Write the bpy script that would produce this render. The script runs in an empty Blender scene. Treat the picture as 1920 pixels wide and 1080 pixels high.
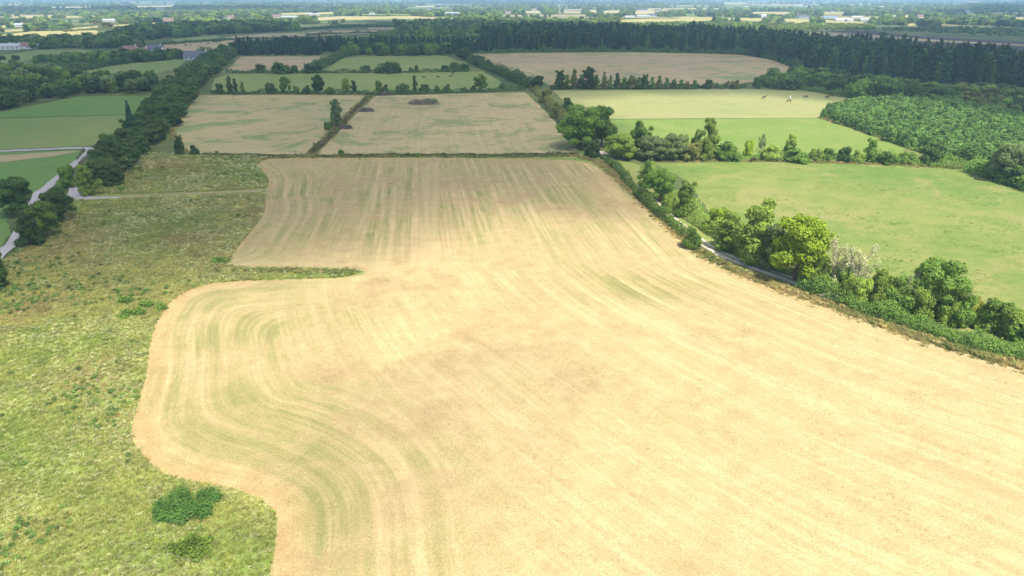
import bpy, bmesh, math, random
import numpy as np
from mathutils import Vector, Matrix
from mathutils.geometry import delaunay_2d_cdt

random.seed(7)
RNG = np.random.default_rng(11)
R = math.radians
scene = bpy.context.scene
COL = scene.collection

# ------------------------------------------------------------------ camera
CAM_H, PITCH, FPX = 50.0, R(23.2), 1280.0      # drone height, tilt, focal length in pixels of a 1920 wide frame
SP, CP = math.sin(PITCH), math.cos(PITCH)
cam_data = bpy.data.cameras.new('drone_camera')
cam_data.sensor_width = 36.0
cam_data.lens = 36.0 * FPX / 1920.0
cam_data.clip_start = 1.0
cam_data.clip_end = 60000.0
cam = bpy.data.objects.new('drone_camera', cam_data)
COL.objects.link(cam)
cam.location = (0, 0, CAM_H)
cam.rotation_euler = (R(90) - PITCH, 0, 0)
scene.camera = cam

# ------------------------------------------------------------------ light
SUN_EL, SUN_AZ = R(58), R(-58)                 # azimuth measured from +X towards +Y
sun_dir = Vector((math.cos(SUN_EL) * math.cos(SUN_AZ), math.cos(SUN_EL) * math.sin(SUN_AZ), math.sin(SUN_EL)))
world = bpy.data.worlds.new('World')
scene.world = world
world.use_nodes = True
wn = world.node_tree
wn.nodes.clear()
sky = wn.nodes.new('ShaderNodeTexSky')
sky.sky_type = 'NISHITA'
sky.sun_disc = False
sky.sun_elevation = SUN_EL
sky.sun_rotation = R(90) - SUN_AZ
sky.air_density, sky.dust_density, sky.ozone_density = 1.0, 1.0, 1.0
bgn = wn.nodes.new('ShaderNodeBackground')
bgn.inputs['Strength'].default_value = 0.15
wo = wn.nodes.new('ShaderNodeOutputWorld')
wn.links.new(sky.outputs[0], bgn.inputs[0])
wn.links.new(bgn.outputs[0], wo.inputs[0])
sun_data = bpy.data.lights.new('sun', 'SUN')
sun_data.energy = 4.6
sun_data.angle = R(0.53)
sun_data.color = (1.0, 0.93, 0.82)
sun = bpy.data.objects.new('sun', sun_data)
COL.objects.link(sun)
sun.location = (300, -60, 900)
sun.rotation_euler = sun_dir.to_track_quat('Z', 'Y').to_euler()
scene.view_settings.view_transform = 'Standard'
scene.view_settings.look = 'None'
scene.view_settings.exposure = 0.93
scene.view_settings.gamma = 1.0
scene.view_settings.use_curve_mapping = False
scene.render.engine = 'CYCLES'
cy = scene.cycles
cy.max_bounces = 6
cy.diffuse_bounces = 3
cy.glossy_bounces = 1
cy.transmission_bounces = 3
cy.volume_bounces = 1
cy.transparent_max_bounces = 12
cy.caustics_reflective = cy.caustics_refractive = False
cy.sample_clamp_indirect = 6.0

HAZE_DENSITY = 1.7e-4


# ------------------------------------------------------------------ mapping between frame pixels and the ground
def G(px, py, z=0.0):
    k = (py - 540.0) / FPX
    t = (CAM_H - z) / (SP + k * CP)
    return (t * (px - 960.0) / FPX, t * (CP - k * SP))


def GP(pts):
    return [G(x, y) for x, y in pts]


def height_at(Y, py_top):
    k = (py_top - 540.0) / FPX
    q = Y * (k * CP + SP) / (CP - k * SP)
    return CAM_H - q


def proj(X, Y, Z=0.0):
    q = CAM_H - Z
    d = Y * CP + q * SP
    return 960 + FPX * X / d, 540 + FPX * (-Y * SP + q * CP) / d, d


def pip(poly, x, y):
    """vectorised point in polygon"""
    x = np.asarray(x); y = np.asarray(y)
    inside = np.zeros(x.shape, bool)
    n = len(poly)
    for i in range(n):
        x0, y0 = poly[i]; x1, y1 = poly[(i + 1) % n]
        if y0 == y1:
            continue
        c = ((y0 > y) != (y1 > y)) & (x < (x1 - x0) * (y - y0) / (y1 - y0) + x0)
        inside ^= c
    return inside


def dist_poly(line, x, y, closed=False):
    """distance of points to a polyline"""
    best = np.full(np.shape(x), 1e9)
    n = len(line)
    for i in range(n if closed else n - 1):
        ax, ay = line[i]; bx, by = line[(i + 1) % n]
        dx, dy = bx - ax, by - ay
        L = dx * dx + dy * dy + 1e-12
        t = np.clip(((x - ax) * dx + (y - ay) * dy) / L, 0, 1)
        best = np.minimum(best, np.hypot(x - ax - t * dx, y - ay - t * dy))
    return best


def smooth(a, b, v):
    t = np.clip((v - a) / (b - a), 0, 1)
    return t * t * (3 - 2 * t)


def resample(line, step, closed=False, jitter=0.0):
    out = []
    n = len(line)
    for i in range(n if closed else n - 1):
        a = np.array(line[i]); b = np.array(line[(i + 1) % n])
        m = max(1, int(np.hypot(*(b - a)) / step))
        for k in range(m):
            p = a + (b - a) * k / m
            if jitter and k:
                p = p + RNG.normal(0, jitter, 2)
            out.append((float(p[0]), float(p[1])))
    if not closed:
        out.append(tuple(map(float, line[-1])))
    return out


def spline(line, n=6, closed=False):
    """Catmull-Rom through the points"""
    P = [np.array(p, float) for p in line]
    m = len(P)
    out = []
    for i in range(m if closed else m - 1):
        if closed:
            p0, p1, p2, p3 = P[(i - 1) % m], P[i], P[(i + 1) % m], P[(i + 2) % m]
        else:
            p0, p1, p2, p3 = P[max(i - 1, 0)], P[i], P[i + 1], P[min(i + 2, m - 1)]
        for k in range(n):
            t = k / n
            out.append(tuple(0.5 * ((2 * p1) + (-p0 + p2) * t + (2 * p0 - 5 * p1 + 4 * p2 - p3) * t * t + (-p0 + 3 * p1 - 3 * p2 + p3) * t ** 3)))
    if not closed:
        out.append(tuple(P[-1]))
    return out


# ------------------------------------------------------------------ material helpers
class NT:
    def __init__(self, name):
        self.m = bpy.data.materials.new(name)
        self.m.use_nodes = True
        self.t = self.m.node_tree
        self.t.nodes.clear()
        self.out = self.t.nodes.new('ShaderNodeOutputMaterial')

    def n(self, typ, **kw):
        nd = self.t.nodes.new(typ)
        for k, v in kw.items():
            if k.startswith('i_'):
                key = k[2:]
                nd.inputs[int(key) if key.isdigit() else key].default_value = v
            else:
                setattr(nd, k, v)
        return nd

    def l(self, a, b):
        self.t.links.new(a, b)

    def put(self, sock, v):
        if isinstance(v, (int, float)):
            sock.default_value = (v,) * 3 if sock.type == 'VECTOR' else v
        elif isinstance(v, (tuple, list)):
            sock.default_value = (*v, 1.0) if len(v) == 3 and sock.type == 'RGBA' else v
        else:
            self.l(v, sock)

    def math(self, op, a, b=0.0, c=None, clamp=False):
        nd = self.n('ShaderNodeMath', operation=op, use_clamp=clamp)
        self.put(nd.inputs[0], a); self.put(nd.inputs[1], b)
        if c is not None:
            self.put(nd.inputs[2], c)
        return nd.outputs[0]

    def vmath(self, op, a, b):
        nd = self.n('ShaderNodeVectorMath', operation=op)
        self.put(nd.inputs[0], a); self.put(nd.inputs[1], b)
        return nd.outputs[0]

    def mix(self, f, a, b, mode='MIX'):
        nd = self.n('ShaderNodeMix', data_type='RGBA', blend_type=mode, clamp_factor=True)
        self.put(nd.inputs[0], f); self.put(nd.inputs[6], a); self.put(nd.inputs[7], b)
        return nd.outputs[2]

    def ramp(self, v, a, b, lo=0.0, hi=1.0, kind='SMOOTHSTEP'):
        nd = self.n('ShaderNodeMapRange', interpolation_type=kind)
        self.put(nd.inputs[0], v)
        nd.inputs[1].default_value, nd.inputs[2].default_value = a, b
        nd.inputs[3].default_value, nd.inputs[4].default_value = lo, hi
        return nd.outputs[0]

    def noise(self, vec, scale, detail=3.0, rough=0.55, dist=0.0):
        nd = self.n('ShaderNodeTexNoise')
        nd.inputs['Scale'].default_value = scale
        nd.inputs['Detail'].default_value = detail
        nd.inputs['Roughness'].default_value = rough
        nd.inputs['Distortion'].default_value = dist
        if vec is not None:
            self.l(vec, nd.inputs['Vector'])
        return nd.outputs[0]

    def pos(self):
        return self.n('ShaderNodeNewGeometry').outputs['Position']

    def attr(self, name, kind='GEOMETRY'):
        return self.n('ShaderNodeAttribute', attribute_name=name, attribute_type=kind)

    def finish(self, color, rough=0.95, bump=None, dist=0.05, strength=0.6, trans=0.0, spec=0.1):
        b = self.n('ShaderNodeBsdfPrincipled')
        self.put(b.inputs['Base Color'], color)
        self.put(b.inputs['Roughness'], rough)
        b.inputs['Specular IOR Level'].default_value = spec
        if bump is not None:
            bn = self.n('ShaderNodeBump')
            bn.inputs['Strength'].default_value = strength
            bn.inputs['Distance'].default_value = dist
            self.l(bump, bn.inputs['Height'])
            self.l(bn.outputs[0], b.inputs['Normal'])
        s = b.outputs[0]
        if trans:
            tr = self.n('ShaderNodeBsdfTranslucent')
            self.put(tr.inputs[0], color)
            mx = self.n('ShaderNodeMixShader')
            mx.inputs[0].default_value = trans
            self.l(s, mx.inputs[1]); self.l(tr.outputs[0], mx.inputs[2])
            s = mx.outputs[0]
        self.l(s, self.out.inputs['Surface'])
        return self.m


def wide_of(t, p, scale):
    mp = t.n('ShaderNodeMapping')
    mp.vector_type = 'TEXTURE'
    mp.inputs['Rotation'].default_value = (0, 0, R(9))
    mp.inputs['Scale'].default_value = (7.5 / scale, 4.0 / scale, 1.0)
    t.l(p, mp.inputs['Vector'])
    return mp.outputs[0]


def grass_mat(name, c1, c2, c3, rows=None, scale=1.0, amount=(0.5, 0.5), fine=0.25, angle=0.0, band=0.0):
    """pasture or mown grass: two or three dry / green tones in patches, streaks along ROWS (a direction in degrees), fine speckle"""
    t = NT(name)
    p = t.pos()
    big = t.noise(p, 0.018 * scale, 4, 0.6, 0.6)
    mid = t.noise(p, 0.11 * scale, 4, 0.65, 0.4)
    f1 = t.math('ADD', t.math('MULTIPLY', big, 0.6), t.math('MULTIPLY', mid, 0.4))
    if rows is not None:
        mp = t.n('ShaderNodeMapping')
        mp.vector_type = 'TEXTURE'
        mp.inputs['Rotation'].default_value = (0, 0, R(rows))
        mp.inputs['Scale'].default_value = (60.0 / scale, 1.6 / scale, 1.0)
        t.l(p, mp.inputs['Vector'])
        st = t.noise(mp.outputs[0], 1.0, 3, 0.6, 0.2)
        f1 = t.math('ADD', t.math('MULTIPLY', f1, 1.0 - amount[1]), t.math('MULTIPLY', st, amount[1]))
    wv = t.noise(wide_of(t, p, scale), 1.0, 6, 0.75, 0.25)
    f1 = t.math('ADD', t.math('MULTIPLY', f1, 0.62), t.math('MULTIPLY', wv, 0.38))
    col = t.mix(t.ramp(f1, 0.41, 0.59, 0, 1, 'LINEAR'), c1, c2)
    n3 = t.noise(p, 0.045 * scale, 6, 0.75, 0.9)
    col = t.mix(t.math('MULTIPLY', t.ramp(n3, 0.49, 0.60), amount[0]), col, c3)
    fn = t.noise(p, 1.7, 3, 0.75)
    col = t.mix(fine, col, t.ramp(fn, 0.3, 0.72, 0.55, 1.35, 'LINEAR'), 'MULTIPLY')
    return t.finish(col, bump=fn, dist=0.12, strength=0.5)


def leaf_mat(name, var=0.3, trans=0.28, hue=0.0, spread=0.75):
    """foliage: the tint comes from the tree itself (property or instance attribute 'tint'), with clumps a little lighter or yellower"""
    t = NT(name)
    a = t.attr('tint', 'INSTANCER')
    info = t.n('ShaderNodeObjectInfo')
    p = t.pos()
    n1 = t.noise(p, spread, 3, 0.6)
    n2 = t.noise(p, 4.0, 1, 0.5)
    v = t.math('ADD', t.ramp(n1, 0.3, 0.7, 1 - var, 1 + var, 'LINEAR'), t.ramp(n2, 0.3, 0.7, -0.15, 0.15, 'LINEAR'))
    v = t.math('MULTIPLY', v, t.ramp(info.outputs['Random'], 0, 1, 0.78, 1.22, 'LINEAR'))
    col = t.vmath('SCALE', a.outputs['Vector'], 0.0)
    nd = col.node
    t.l(v, nd.inputs['Scale'])
    warm = t.mix(t.ramp(n1, 0.45, 0.75, 0.0, 0.35, 'LINEAR'), (1, 1, 1), (1.22, 1.06, 0.75))
    col = t.mix(1.0, col, warm, 'MULTIPLY')
    return t.finish(col, rough=0.75, trans=trans, spec=0.2)


M = {}
M['leaf'] = leaf_mat('leaf', trans=0.5)
M['needle'] = leaf_mat('needle', var=0.22, trans=0.12)
M['blade'] = leaf_mat('grass_blade', var=0.2, trans=0.5, spread=0.25)


def flat(name, c, rough=0.9, var=0.2, scale=2.0):
    t = NT(name)
    n = t.noise(t.pos(), scale, 4, 0.6)
    col = t.mix(1.0, c, t.ramp(n, 0.25, 0.75, 1 - var, 1 + var, 'LINEAR'), 'MULTIPLY')
    return t.finish(col, rough=rough, bump=n, dist=0.03, strength=0.3)


M['bark'] = flat('bark', (0.11, 0.085, 0.06), scale=5)
M['pale_bark'] = flat('pale_bark', (0.33, 0.29, 0.24), scale=5)
M['wall'] = flat('render_wall', (0.50, 0.49, 0.47), var=0.06)
M['cream_wall'] = flat('cream_wall', (0.66, 0.58, 0.44), var=0.06)
M['slate'] = flat('slate_roof', (0.10, 0.105, 0.125), var=0.15)
M['red_tile'] = flat('red_roof', (0.20, 0.12, 0.105), var=0.15)
M['tin'] = flat('tin_roof', (0.32, 0.335, 0.35), rough=0.5, var=0.1)
M['blue_tin'] = flat('blue_tin_roof', (0.17, 0.25, 0.36), rough=0.5, var=0.1)
M['glass'] = flat('dark_window', (0.03, 0.035, 0.045), rough=0.1, var=0.05)
M['wood'] = flat('weathered_wood', (0.10, 0.085, 0.07), scale=4)
M['brush'] = flat('cut_brush', (0.24, 0.19, 0.175), var=0.5, scale=3)
M['chestnut'] = flat('chestnut_coat', (0.085, 0.03, 0.014), rough=0.6)
M['dark_coat'] = flat('dark_bay_coat', (0.03, 0.018, 0.014), rough=0.6)
M['white_coat'] = flat('white_coat', (0.72, 0.70, 0.67), rough=0.7, var=0.08)
M['gravel'] = flat('gravel', (0.33, 0.305, 0.30), var=0.22, scale=1.2)
M['tarmac'] = flat('tarmac', (0.25, 0.24, 0.25), var=0.18, scale=0.8)
M['track'] = flat('stony_track', (0.52, 0.45, 0.37), var=0.25, scale=1.0)


# ------------------------------------------------------------------ object helpers
def link(name, me, mat=None, parent=None):
    o = bpy.data.objects.new(name, me)
    if mat is not None and me is not None and not me.materials:
        for m in (mat if isinstance(mat, (list, tuple)) else [mat]):
            me.materials.append(m)
    COL.objects.link(o)
    if parent is not None:
        o.parent = parent
    return o


def tag(o, label, cat, group=None):
    o['label'] = label
    o['category'] = cat
    if group:
        o['group'] = group
    return o


def kind(o, k):
    o['kind'] = k
    return o


def empty(name, loc, rz=0.0):
    o = bpy.data.objects.new(name, None)
    o.empty_display_size = 0.5
    o.location = loc
    o.rotation_euler = (0, 0, rz)
    COL.objects.link(o)
    return o


def mesh_np(name, co, quads=None, tris=None, smooth_shade=False):
    """mesh from numpy arrays"""
    me = bpy.data.meshes.new(name)
    co = np.asarray(co, np.float32)
    loops, starts, tot = [], [], 0
    if quads is not None and len(quads):
        q = np.asarray(quads, np.int32)
        loops.append(q.ravel()); starts.append(np.arange(len(q)) * 4 + tot); tot += q.size
    if tris is not None and len(tris):
        q = np.asarray(tris, np.int32)
        loops.append(q.ravel()); starts.append(np.arange(len(q)) * 3 + tot); tot += q.size
    loops = np.concatenate(loops); starts = np.concatenate(starts)
    me.vertices.add(len(co)); me.vertices.foreach_set('co', co.ravel())
    me.loops.add(len(loops)); me.loops.foreach_set('vertex_index', loops)
    me.polygons.add(len(starts)); me.polygons.foreach_set('loop_start', starts.astype(np.int32))
    me.update(calc_edges=True)
    if smooth_shade:
        me.polygons.foreach_set('use_smooth', np.ones(len(me.polygons), bool))
    return me


def bm_mesh(name, bm, smooth_shade=False):
    me = bpy.data.meshes.new(name)
    bm.to_mesh(me)
    bm.free()
    if smooth_shade:
        me.polygons.foreach_set('use_smooth', np.ones(len(me.polygons), bool))
    return me


def box(bm, c, s, rz=0.0, mi=0):
    mat = Matrix.Translation(c) @ Matrix.Rotation(rz, 4, 'Z') @ Matrix.Diagonal((*s, 1.0))
    r = bmesh.ops.create_cube(bm, size=1.0, matrix=mat)
    for v in r['verts']:
        for f in v.link_faces:
            f.material_index = mi


def tube_np(path, radii, sides=6):
    """closed tapered tube along a list of points: (verts, quads)"""
    co, qd = [], []
    P = [Vector(p) for p in path]
    for i, p in enumerate(P):
        d = (P[min(i + 1, len(P) - 1)] - P[max(i - 1, 0)]).normalized()
        a = d.orthogonal().normalized(); b = d.cross(a)
        for k in range(sides):
            ang = 2 * math.pi * k / sides
            co.append(p + radii[i] * (math.cos(ang) * a + math.sin(ang) * b))
    for i in range(len(P) - 1):
        for k in range(sides):
            k2 = (k + 1) % sides
            qd.append((i * sides + k, i * sides + k2, (i + 1) * sides + k2, (i + 1) * sides + k))
    return np.array([tuple(c) for c in co]), np.array(qd)


def sheet(name, poly, z, mat, step=None, jitter=0.0, knd='structure', inner=None):
    """a ground sheet from a polygon (ground coordinates); INNER adds interior points at that spacing"""
    pts = resample(poly, step, True, jitter) if step else [tuple(map(float, p)) for p in poly]
    n = len(pts)
    vs = [Vector(p) for p in pts]
    if inner:
        a = np.array(pts)
        gx, gy = np.meshgrid(np.arange(a[:, 0].min(), a[:, 0].max(), inner), np.arange(a[:, 1].min(), a[:, 1].max(), inner))
        gx = gx.ravel() + RNG.uniform(-.2, .2, gx.size) * inner; gy = gy.ravel() + RNG.uniform(-.2, .2, gy.size) * inner
        ok = pip(pts, gx, gy)
        gx, gy = gx[ok], gy[ok]
        ok = dist_poly(pts, gx, gy, True) > 0.35 * inner
        vs += [Vector((float(x), float(y))) for x, y in zip(gx[ok], gy[ok])]
    v2, e2, f2, *_ = delaunay_2d_cdt(vs, [(i, (i + 1) % n) for i in range(n)], [], 1, 1e-5)
    co = np.array([(v.x, v.y, z) for v in v2])
    me = mesh_np(name, co, tris=np.array([f for f in f2 if len(f) == 3]))
    o = link(name, me, mat)
    if knd:
        o['kind'] = knd
    return o, co


def ribbon(name, line, width, z, mat, wob=0.15, knd='structure'):
    """a path sheet along a polyline"""
    L = resample(line, 2.0)
    n = len(L)
    co, qd = [], []
    w0 = width if not isinstance(width, (list, tuple)) else None
    for i in range(n):
        a = np.array(L[max(i - 1, 0)]); b = np.array(L[min(i + 1, n - 1)])
        d = (b - a) / (np.hypot(*(b - a)) + 1e-9)
        nr = np.array((-d[1], d[0]))
        w = w0 if w0 else np.interp(i / (n - 1), np.linspace(0, 1, len(width)), width)
        wl, wr = w / 2 * (1 + RNG.normal(0, wob)), w / 2 * (1 + RNG.normal(0, wob))
        co += [(*(np.array(L[i]) + nr * wl), z), (*(np.array(L[i]) - nr * wr), z)]
        if i:
            qd.append((2 * i - 2, 2 * i - 1, 2 * i + 1, 2 * i))
    o = link(name, mesh_np(name, co, quads=qd), mat)
    if knd:
        o['kind'] = knd
    return o


def set_attr(me, name, arr):
    a = me.attributes.new(name, 'FLOAT_VECTOR', 'POINT')
    a.data.foreach_set('vector', np.asarray(arr, np.float32).ravel())


# ------------------------------------------------------------------ haze (the air) and clouds
def add_haze():
    bm = bmesh.new()
    box(bm, (0, 13000, 28.5), (64000, 60000, 59))
    o = link('haze', bm_mesh('haze', bm))
    t = NT('haze_air')
    v = t.n('ShaderNodeVolumePrincipled')
    v.inputs['Color'].default_value = (0.44, 0.70, 1.0, 1)
    v.inputs['Density'].default_value = HAZE_DENSITY
    v.inputs['Anisotropy'].default_value = 0.1
    t.l(v.outputs[0], t.out.inputs['Volume'])
    o.data.materials.append(t.m)
    kind(o, 'stuff')


def cloud_mat(dens):
    t = NT('cloud_vapour')
    v = t.n('ShaderNodeVolumePrincipled')
    v.inputs['Color'].default_value = (1, 1, 1, 1)
    v.inputs['Density'].default_value = dens
    v.inputs['Anisotropy'].default_value = 0.5
    t.l(v.outputs[0], t.out.inputs['Volume'])
    return t.m


def vnoise(x, y, scale, seed):
    """smooth value noise"""
    r = np.random.default_rng(seed)
    tab = r.uniform(-1, 1, (64, 64))
    xs, ys = x / scale, y / scale
    xi, yi = np.floor(xs).astype(int), np.floor(ys).astype(int)
    fx, fy = xs - xi, ys - yi
    fx, fy = fx * fx * (3 - 2 * fx), fy * fy * (3 - 2 * fy)
    g = lambda i, j: tab[i % 64, j % 64]
    return (g(xi, yi) * (1 - fx) + g(xi + 1, yi) * fx) * (1 - fy) + (g(xi, yi + 1) * (1 - fx) + g(xi + 1, yi + 1) * fx) * fy


def cloud(shade_poly, base, thick, soft, res, tau, seed, rough=0.3):
    """a flat-bottomed fair-weather cloud whose shade falls on SHADE_POLY (ground); TAU: how much of the sun it takes where thick"""
    a = np.array(shade_poly)
    m = soft * 0.6
    xs = np.arange(a[:, 0].min() - m, a[:, 0].max() + m + res, res)
    ys = np.arange(a[:, 1].min() - m, a[:, 1].max() + m + res, res)
    X, Y = np.meshgrid(xs, ys, indexing='ij')
    sd = dist_poly(shade_poly, X, Y, True) * np.where(pip(shade_poly, X, Y), 1, -1)
    sd = sd + rough * soft * (vnoise(X, Y, soft * 1.3, seed) + 0.5 * vnoise(X, Y, soft * 0.5, seed + 1))
    T = thick * smooth(-0.5 * soft, 0.8 * soft, sd)
    T *= 1 + 0.22 * vnoise(X, Y, soft * 2.2, seed + 2) * (T > 0)
    T[T < thick * 0.01] = 0
    T[0, :] = T[-1, :] = T[:, 0] = T[:, -1] = 0
    off = base / math.tan(SUN_EL)
    X = X + off * math.cos(SUN_AZ); Y = Y + off * math.sin(SUN_AZ)
    ni, nj = T.shape
    top = -np.ones(T.shape, int); bot = -np.ones(T.shape, int)
    near = T > 0
    keep = near.copy()
    keep[1:, :] |= near[:-1, :]; keep[:-1, :] |= near[1:, :]
    k2 = keep.copy(); keep[:, 1:] |= k2[:, :-1]; keep[:, :-1] |= k2[:, 1:]
    co, n = [], 0
    for i in range(ni):
        for j in range(nj):
            if not keep[i, j]:
                continue
            if T[i, j] > 0:
                co.append((X[i, j], Y[i, j], base + 0.8 * T[i, j])); top[i, j] = n; n += 1
                co.append((X[i, j], Y[i, j], base - 0.2 * T[i, j])); bot[i, j] = n; n += 1
            else:
                co.append((X[i, j], Y[i, j], base)); top[i, j] = bot[i, j] = n; n += 1
    tr = []
    for i in range(ni - 1):
        for j in range(nj - 1):
            q = ((i, j), (i + 1, j), (i + 1, j + 1), (i, j + 1))
            for t3 in ((q[0], q[1], q[2]), (q[0], q[2], q[3])):
                if any(T[k] > 0 for k in t3):
                    tr.append([top[k] for k in t3])
                    tr.append([bot[k] for k in reversed(t3)])
    o = link('cloud', mesh_np('cloud', co, tris=tr), cloud_mat(tau * math.sin(SUN_EL) / thick))
    kind(o, 'structure')


add_haze()
CLOUD_SHADE = [(-500, 640), (0, 575), (250, 555), (430, 515), (600, 490), (770, 450), (930, 408), (1130, 402), (1215, 345), (1150, 305), (1140, 260),
               (1120, 230), (1075, 205), (1060, 188), (1200, 180), (1450, 180), (1600, 192), (1740, 205), (1850, 232), (2000, 250), (2600, 260),
               (2600, 54), (1920, 48), (1750, 47), (1500, 61), (1440, 61), (1300, 54), (1150, 50), (1050, 52), (960, 47), (800, 41), (700, 38),
               (560, 52), (480, 48), (330, 50), (220, 54), (190, 74), (0, 82), (-500, 84)]
cloud(GP(CLOUD_SHADE), 420, 42, 30, 7, 2.0, 3, 0.25)
cloud(GP([(-700, 27), (0, 26), (330, 24), (650, 21.5), (655, 14.5), (330, 14), (0, 17), (-700, 18)]), 900, 160, 110, 45, 2.2, 5)
cloud(GP([(1770, 31), (2300, 34), (2300, 13), (1840, 12)]), 900, 160, 140, 50, 2.0, 8)
cloud(GP([(820, 8.5), (1250, 8.5), (1300, 3.5), (780, 3.5)]), 1000, 200, 260, 110, 1.6, 12)
cloud(GP([(640, 760), (760, 700), (930, 660), (1050, 680), (1080, 760), (900, 800), (740, 960), (600, 1010), (540, 900)]), 420, 40, 26, 6, 0.4, 21)

# ------------------------------------------------------------------ ground and fields
t = NT('countryside_ground')
p = t.pos()
n1 = t.noise(p, 0.012, 5, 0.65, 0.5)
n2 = t.noise(p, 0.0016, 4, 0.6, 0.3)
n3 = t.noise(p, 0.5, 3, 0.7)
c = t.mix(t.ramp(n1, 0.4, 0.6), (0.055, 0.085, 0.028), (0.115, 0.135, 0.045))
c = t.mix(t.math('MULTIPLY', t.ramp(n2, 0.55, 0.68), 0.6), c, (0.22, 0.19, 0.085))
c = t.mix(0.4, c, t.ramp(n3, 0.3, 0.7, 0.5, 1.4, 'LINEAR'), 'MULTIPLY')
gm = t.finish(c, bump=n3, dist=0.2)
gs = 30000
gbm = bmesh.new()
bmesh.ops.create_grid(gbm, x_segments=12, y_segments=12, size=1.0, matrix=Matrix.Translation((0, 12900, 0)) @ Matrix.Diagonal((gs, 28000, 1, 1)))
kind(link('ground', bm_mesh('ground', gbm), gm), 'structure')

# ---- the main mown field
LEFT_EDGE = [(498, 1180), (506, 1080), (518, 1010), (516, 962), (482, 934), (430, 914), (370, 904), (318, 893), (280, 868), (252, 830), (248, 800), (260, 750),
             (275, 700), (280, 650), (291, 610), (316, 570), (350, 546), (400, 531), (450, 527)]
TONGUE = [(540, 524), (640, 521), (678, 516), (683, 510), (650, 504), (560, 503), (470, 503), (430, 496)]
UPPER_LEFT = [(440, 472), (466, 440), (490, 410), (498, 388), (495, 370), (502, 352), (504, 338), (496, 324), (478, 309), (492, 300), (540, 297)]
TOP_EDGE = [(660, 296), (800, 297), (900, 298), (1000, 299), (1075, 301), (1112, 309)]
RIGHT_EDGE = [(1150, 333), (1200, 377), (1250, 426), (1290, 463), (1335, 488), (1380, 509), (1450, 536), (1560, 577), (1700, 626), (1800, 657), (1920, 690), (2150, 760)]
edge = lambda L: GP(spline(L, 6))
le, tg, ul, te, re_ = edge(LEFT_EDGE), edge(TONGUE), edge(UPPER_LEFT), edge(TOP_EDGE), edge(RIGHT_EDGE)
FIELD = le + tg + ul + te + re_ + GP([(2300, 1180)])

t = NT('mown_stubble')
rows, mask, patch = t.attr('rows'), t.attr('mask'), t.attr('patch')
p = t.pos()
sr, sm, spx = t.n('ShaderNodeSeparateXYZ'), t.n('ShaderNodeSeparateXYZ'), t.n('ShaderNodeSeparateXYZ')
sp_ = t.n('ShaderNodeSeparateXYZ')
t.l(rows.outputs['Vector'], sr.inputs[0]); t.l(mask.outputs['Vector'], sm.inputs[0]); t.l(patch.outputs['Vector'], sp_.inputs[0]); t.l(p, spx.inputs[0])


def streak(s, k, along, detail=3):
    cv = t.n('ShaderNodeCombineXYZ')
    t.put(cv.inputs[0], t.math('MULTIPLY', s, k))
    t.put(cv.inputs[1], t.math('MULTIPLY', spx.outputs[0], along))
    t.put(cv.inputs[2], t.math('MULTIPLY', spx.outputs[1], along))
    return t.noise(cv.outputs[0], 1.0, detail, 0.6)


def swath(s, period):
    w = t.math('SINE', t.math('MULTIPLY', t.math('ADD', s, t.math('MULTIPLY', t.noise(p, 0.12, 2), 1.6)), 2 * math.pi / period))
    return t.ramp(w, -1, 1, 0, 1, 'LINEAR')


pats = []
for ch, per in ((0, 2.9), (1, 4.4), (2, 2.7)):
    s = sr.outputs[ch]
    a = streak(s, 0.62, 0.02)
    b = streak(s, 1.6, 0.05, 2)
    pt = t.math('ADD', t.math('MULTIPLY', a, 0.55), t.math('MULTIPLY', b, 0.35))
    pt = t.math('ADD', pt, t.math('MULTIPLY', t.math('SUBTRACT', swath(s, per), 0.5), 0.045 if ch != 1 else 0.02))
    pats.append(t.math('ADD', pt, 0.05))
mixf = lambda f, a, b: t.math('ADD', a, t.math('MULTIPLY', f, t.math('SUBTRACT', b, a)))
pat = mixf(sm.outputs[0], pats[1], t.math('ADD', t.math('MULTIPLY', pats[0], 0.68), 0.16))
pat = mixf(sm.outputs[1], pat, t.math('ADD', t.math('MULTIPLY', pats[2], 0.8), 0.10))
mott = t.noise(p, 0.07, 5, 0.65, 0.7)
mott2 = t.noise(p, 0.33, 4, 0.6)
straw = t.mix(t.ramp(mott2, 0.3, 0.7), (0.375, 0.285, 0.140), (0.425, 0.330, 0.172))
brown = t.mix(t.ramp(mott2, 0.3, 0.7), (0.255, 0.185, 0.09), (0.32, 0.238, 0.117))
green = t.mix(t.ramp(mott, 0.35, 0.65), (0.195, 0.19, 0.066), (0.255, 0.235, 0.088))
gf = t.math('MULTIPLY', t.ramp(t.math('ADD', t.math('MULTIPLY', pat, 0.75), t.math('MULTIPLY', mott, 0.25)), 0.40, 0.62, 1.0, 0.0), sp_.outputs[0], clamp=True)
bf = t.math('MULTIPLY', t.ramp(t.math('ADD', t.math('MULTIPLY', pat, 0.4), t.math('MULTIPLY', mott, 0.6)), 0.44, 0.58), sp_.outputs[1], clamp=True)
c = t.mix(gf, straw, green)
c = t.mix(bf, c, brown)
c = t.mix(t.math('MULTIPLY', t.ramp(pat, 0.5, 0.66), 0.35), c, (0.455, 0.352, 0.188))
c = t.mix(1.0, c, t.ramp(pat, 0.38, 0.62, 0.92, 1.06, 'LINEAR'), 'MULTIPLY')
c = t.mix(sp_.outputs[2], c, t.mix(t.ramp(mott2, 0.35, 0.65), (0.36, 0.235, 0.105), (0.42, 0.30, 0.145)))     # dry swept edge
c = t.mix(t.math('MULTIPLY', sm.outputs[2], 0.75), c, (0.40, 0.31, 0.16))                                     # wheel tracks
fine = t.noise(p, 4.2, 4, 0.8)
sp2 = t.noise(p, 1.3, 4, 0.85)
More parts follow.
